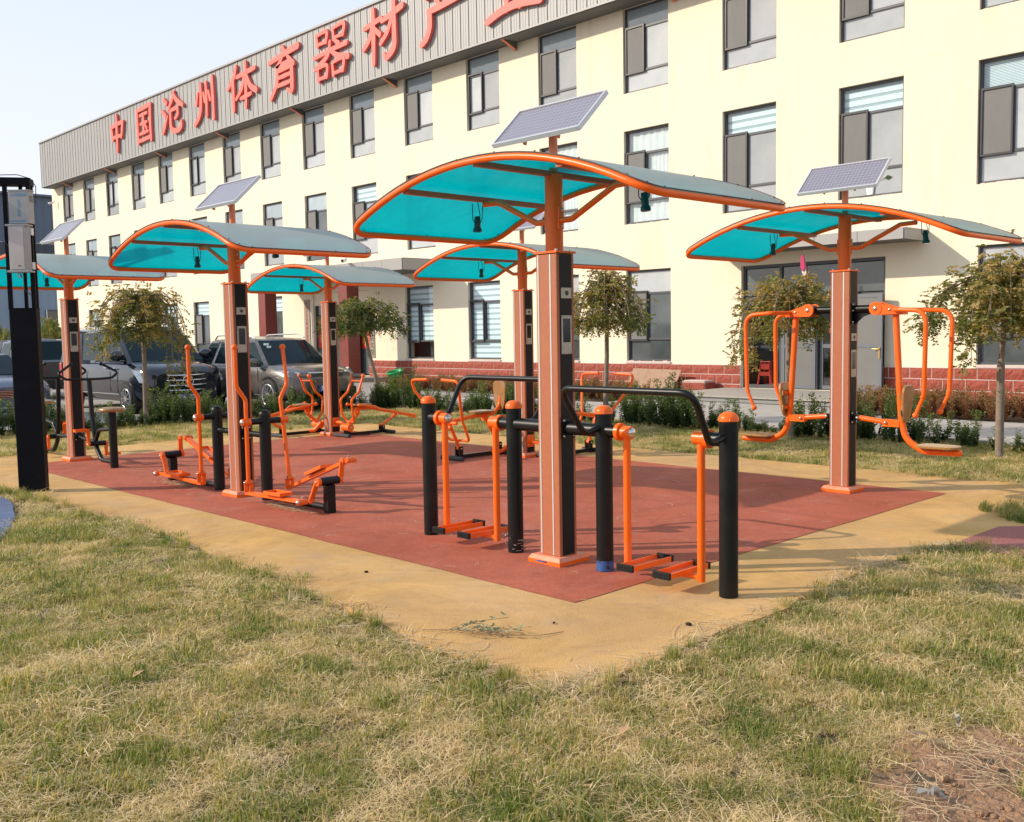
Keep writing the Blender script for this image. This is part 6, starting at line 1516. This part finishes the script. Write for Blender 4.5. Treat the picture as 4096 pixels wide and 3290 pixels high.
def willow(loc, R, H, label, seed):
    r = np.random.default_rng(seed); t = thing('willow_shrub', label, 'tree', loc, 0, 'weeping shrubs beyond the cars'); P = []; D = []; T = []
    b = MB(); b.tube([(0, 0, 0), (0, 0, H * .75)], .06, 'bark', 8); b.build('trunk', t)
    for k in range(90):
        a = r.uniform(0, 2 * pi); q = R * r.uniform(.3, 1); x, y = q * cos(a), q * sin(a); z1 = H * (1 - .35 * (q / R) ** 2) * r.uniform(.85, 1); z0 = r.uniform(.1, .5) * H; tn = r.uniform(-.2, .3)
        for j in range(70): f = r.uniform(0, 1); P.append((x * (.75 + .25 * f) + r.normal(0, .05), y * (.75 + .25 * f) + r.normal(0, .05), z1 + (z0 - z1) * f)); D.append((r.normal(0, .3), r.normal(0, .3), -1)); T.append(np.clip(.45 + tn + r.normal(0, .15), 0, 1))
    link_mesh('crown', leaves(P, D, .15, 'leaf', 'crown', np.array(T), .3), t); return t
willow((-40.0, 10.0, 0), 2.0, 2.9, 'yellow-green weeping shrub between the dark cabinet and the van', 51)
willow((-46.0, 9.0, 0), 2.2, 3.4, 'olive weeping shrub behind the parked cars at the left', 52)
willow((-38.5, 5.4, 0), 2.0, 3.0, 'olive weeping shrub at the far left edge behind the saloon', 53)

# ------------------------------------------------------------------ litter on the courts
def straws(n, region, seed, zf, lmin=.02, lmax=.11, w=.0016, name='fallen_straw', label='scattered dry straws and grass clippings on the rubber surface', m='drystraw'):
    r = np.random.default_rng(seed); V = []; F = []
    for k in range(n):
        x, y = region(r); z = zf(x, y); a = r.uniform(0, 2 * pi); L = r.uniform(lmin, lmax) * (2.0 if r.uniform() < .08 else 1); c = r.normal(0, 1.2); b0 = len(V); seg = 4; px, py = x, y
        for s in range(seg + 1):
            nx, ny = -sin(a), cos(a); zz = z + .0035 + .006 * sin(pi * s / seg) * (k % 3 == 0); V += [(px + nx * w, py + ny * w, zz), (px - nx * w, py - ny * w, zz + .001)]
            px += cos(a) * L / seg; py += sin(a) * L / seg; a += c / seg
        for s in range(seg): F.append((b0 + 2 * s, b0 + 2 * s + 1, b0 + 2 * s + 3, b0 + 2 * s + 2))
    me = fast_mesh(name, V, F, m); return tag(link_mesh(name, me), label, None, None, 'stuff')
def rc_(r): return (r.uniform(-9.3, 1.7), r.uniform(-1.6, 5.6))
straws(720, rc_, 61, lambda x, y: .004)
straws(260, lambda r: (-2.95 + r.normal(0, .22) - 0.5, -.12 + r.normal(0, .03)), 62, lambda x, y: .006 + abs(random.gauss(0, .006)), .04, .12, .0018, 'straw_heap', 'small heap of dry straw beside the ground tube of the right elliptical trainer')
straws(200, lambda r: (-5.7 + r.normal(0, .22), -.12 + r.normal(0, .03)), 63, lambda x, y: .006 + abs(random.gauss(0, .006)), .04, .12, .0018, 'straw_heap', 'small heap of dry straw beside the ground tube of the left elliptical trainer')
def edge_(r):
    i = r.integers(0, 12); a, b2 = YEL[i], YEL[i + 1]; q = r.uniform(); return (a[0] + (b2[0] - a[0]) * q + r.normal(0, .06), a[1] + (b2[1] - a[1]) * q + r.normal(0, .06))
straws(2600, edge_, 64, lambda x, y: .002, .04, .16, .0016, 'edge_straw', 'dead grass stems lying over the edges of the yellow rubber')
straws(260, lambda r: (3.75 + r.normal(0, .22), -1.25 + r.normal(0, .14)), 65, lambda x, y: -.015 + random.uniform(0, .02), .06, .2, .0010, 'dead_grass_mat', 'mat of long dead grass over the bare earth at the lower right')
straws(200, lambda r: (3.45 + r.normal(0, .08), -1.75 + r.normal(0, .3)), 66, lambda x, y: -.01 + random.uniform(0, .02), .05, .16, .0010, 'dead_grass_mat', 'dead grass stems at the left rim of the bare earth patch')
_n = 70; gx = np.linspace(3.05, 4.8, _n); gy = np.linspace(-2.75, -.8, _n); GX, GY = np.meshgrid(gx, gy)
hz_ = -.030 + .012 * np.sin(GX * 9 + GY * 4) * np.sin(GY * 11) + rng.normal(0, .0035, GX.shape)
V_ = np.stack([GX.ravel(), GY.ravel(), hz_.ravel()], 1); GP = grow(DIRT, .10); F_ = []
for i in range(_n - 1):
    for j in range(_n - 1):
        if inpoly(np.array([gx[j]]), np.array([gy[i]]), GP)[0]: F_.append((i * _n + j, i * _n + j + 1, (i + 1) * _n + j + 1, (i + 1) * _n + j))
tag(link_mesh('bare_earth', fast_mesh('bare_earth', V_, F_, 'dirt')), None, None, None, 'structure')
# soil clods and leaves there
r7 = random.Random(9); q = MB()
for k in range(120):
    x = 3.75 + r7.gauss(0, .25); y = -1.62 + r7.gauss(0, .28); s = r7.uniform(.005, .022); q.ball((x, y, -.024), s, 'dirt', 6, 4, (1, r7.uniform(.6, 1.2), .6))
tag(q.build('soil_crumbs'), 'crumbs of dry soil on the bare patch at the lower right', None, None, 'stuff')
def dead_leaf(loc, s, rz, label, m='drystem'):
    q = MB(); n = 5; vs = []
    for i in range(n + 1):
        f = i / n; w = sin(pi * min(1, f * .92 + .04)) * .32; vs += [(f - .5, -w, .10 * sin(f * 3) + .12 * w), (f - .5, 0, .10 * sin(f * 3)), (f - .5, w, .10 * sin(f * 3) + .16 * w)]
    q.add([(x * s, y * s, z * s) for x, y, z in vs], [(3 * i + k, 3 * i + k + 3, 3 * i + k + 4, 3 * i + k + 1) for i in range(n) for k in range(2)], m, True)
    return tag(q.build('fallen_leaf', None, loc, (random.uniform(-.3, .3), random.uniform(-.3, .3), rz)), label, 'leaf')
M['tan_leaf'] = mat('tan_dry_leaf', (0.42, 0.25, 0.13), 0.8, vary=.3, vscale=40)
dead_leaf((3.22, -1.35, .035), .09, .3, 'curled brown leaf at the top of the bare earth patch', 'drystem')
dead_leaf((3.40, -1.52, .02), .07, 1.2, 'tan leaf on the bare earth patch at the lower right', 'tan_leaf')
dead_leaf((2.35, -2.1, .03), .07, 2.0, 'dry tan leaf lying in the lawn just below the yellow corner', 'tan_leaf')
dead_leaf((3.40, 1.05, .04), .10, .8, 'dry leaf in the lawn near the right edge of the picture', 'tan_leaf')
dead_leaf((.25, -3.2, .04), .07, 1.8, 'small pale leaf in the lawn left of centre', 'tan_leaf')
dead_leaf((2.6, -3.0, .04), .06, .5, 'pale leaf in the lawn at the bottom centre', 'tan_leaf')
# twig with grey-green leaves on the yellow surface
tw = thing('fallen_twig', 'dry grey-green leafy twig lying on the yellow rubber near its front corner', 'twig', (.83, -1.62, .004), radians(30))
q = MB(); rr = random.Random(3); P = []; D = []
for k in range(9):
    a = rr.uniform(-.7, .7); L = rr.uniform(.12, .34); base = Vector((-.15 + .05 * k * .6, rr.uniform(-.02, .02), .006)); tip = base + Vector((cos(a) * L, sin(a) * L, rr.uniform(.0, .05)))
    q.tube([base, (base + tip) / 2 + Vector((0, 0, .02)), tip], .0016, 'drystem', 5, .03)
    for j in range(9): f = rr.uniform(.3, 1); P.append(base.lerp(tip, f) + Vector((0, 0, .015))); D.append((rr.gauss(0, 1), rr.gauss(0, 1), rr.uniform(0, .8)))
q.tube([(-.25, 0, .006), (-.05, .01, .015), (.20, -.01, .008), (.42, .05, .006), (.52, .14, .005)], .0022, 'drystem', 6, .05); q.build('stem', tw)
link_mesh('leaves', leaves(P, D, .035, 'greyleaf', 'leaves', np.full(len(P), .5), .35), tw)
for i, (x, y, s, lb) in enumerate(((1.62, -.66, .016, 'small dark pebble on the yellow rubber right of the near corner'), (-.75, -1.15, .012, 'small dark pebble on the yellow rubber at the left'), (1.05, -1.15, .009, 'tiny grey pebble on the yellow rubber near the red corner'))):
    q = MB(); q.ball((0, 0, 0), s, 'rubber', 10, 7, (1.3, .9, .6)); tag(q.build('pebble', None, (x, y, .008), (0, 0, i)), lb, 'pebble')
for x, y, s, lb in ((3.45, -1.75, .022, 'pale crumpled paper lump at the edge of the bare earth'), (2.62, -.35, .016, 'small white scrap in the lawn below the yellow edge'), (3.25, -1.05, .012, 'white scrap of film in the lawn above the bare earth')):
    q = MB(); rr = random.Random(int(s * 1000))
    for k in range(9): p0 = Vector([rr.gauss(0, s * .4) for _ in range(3)]); q.quad([p0, p0 + Vector([rr.gauss(0, s) for _ in range(3)]), p0 + Vector([rr.gauss(0, s) for _ in range(3)])], 'film')
    tag(q.build('paper_scrap', None, (x, y, .02)), lb, 'litter')
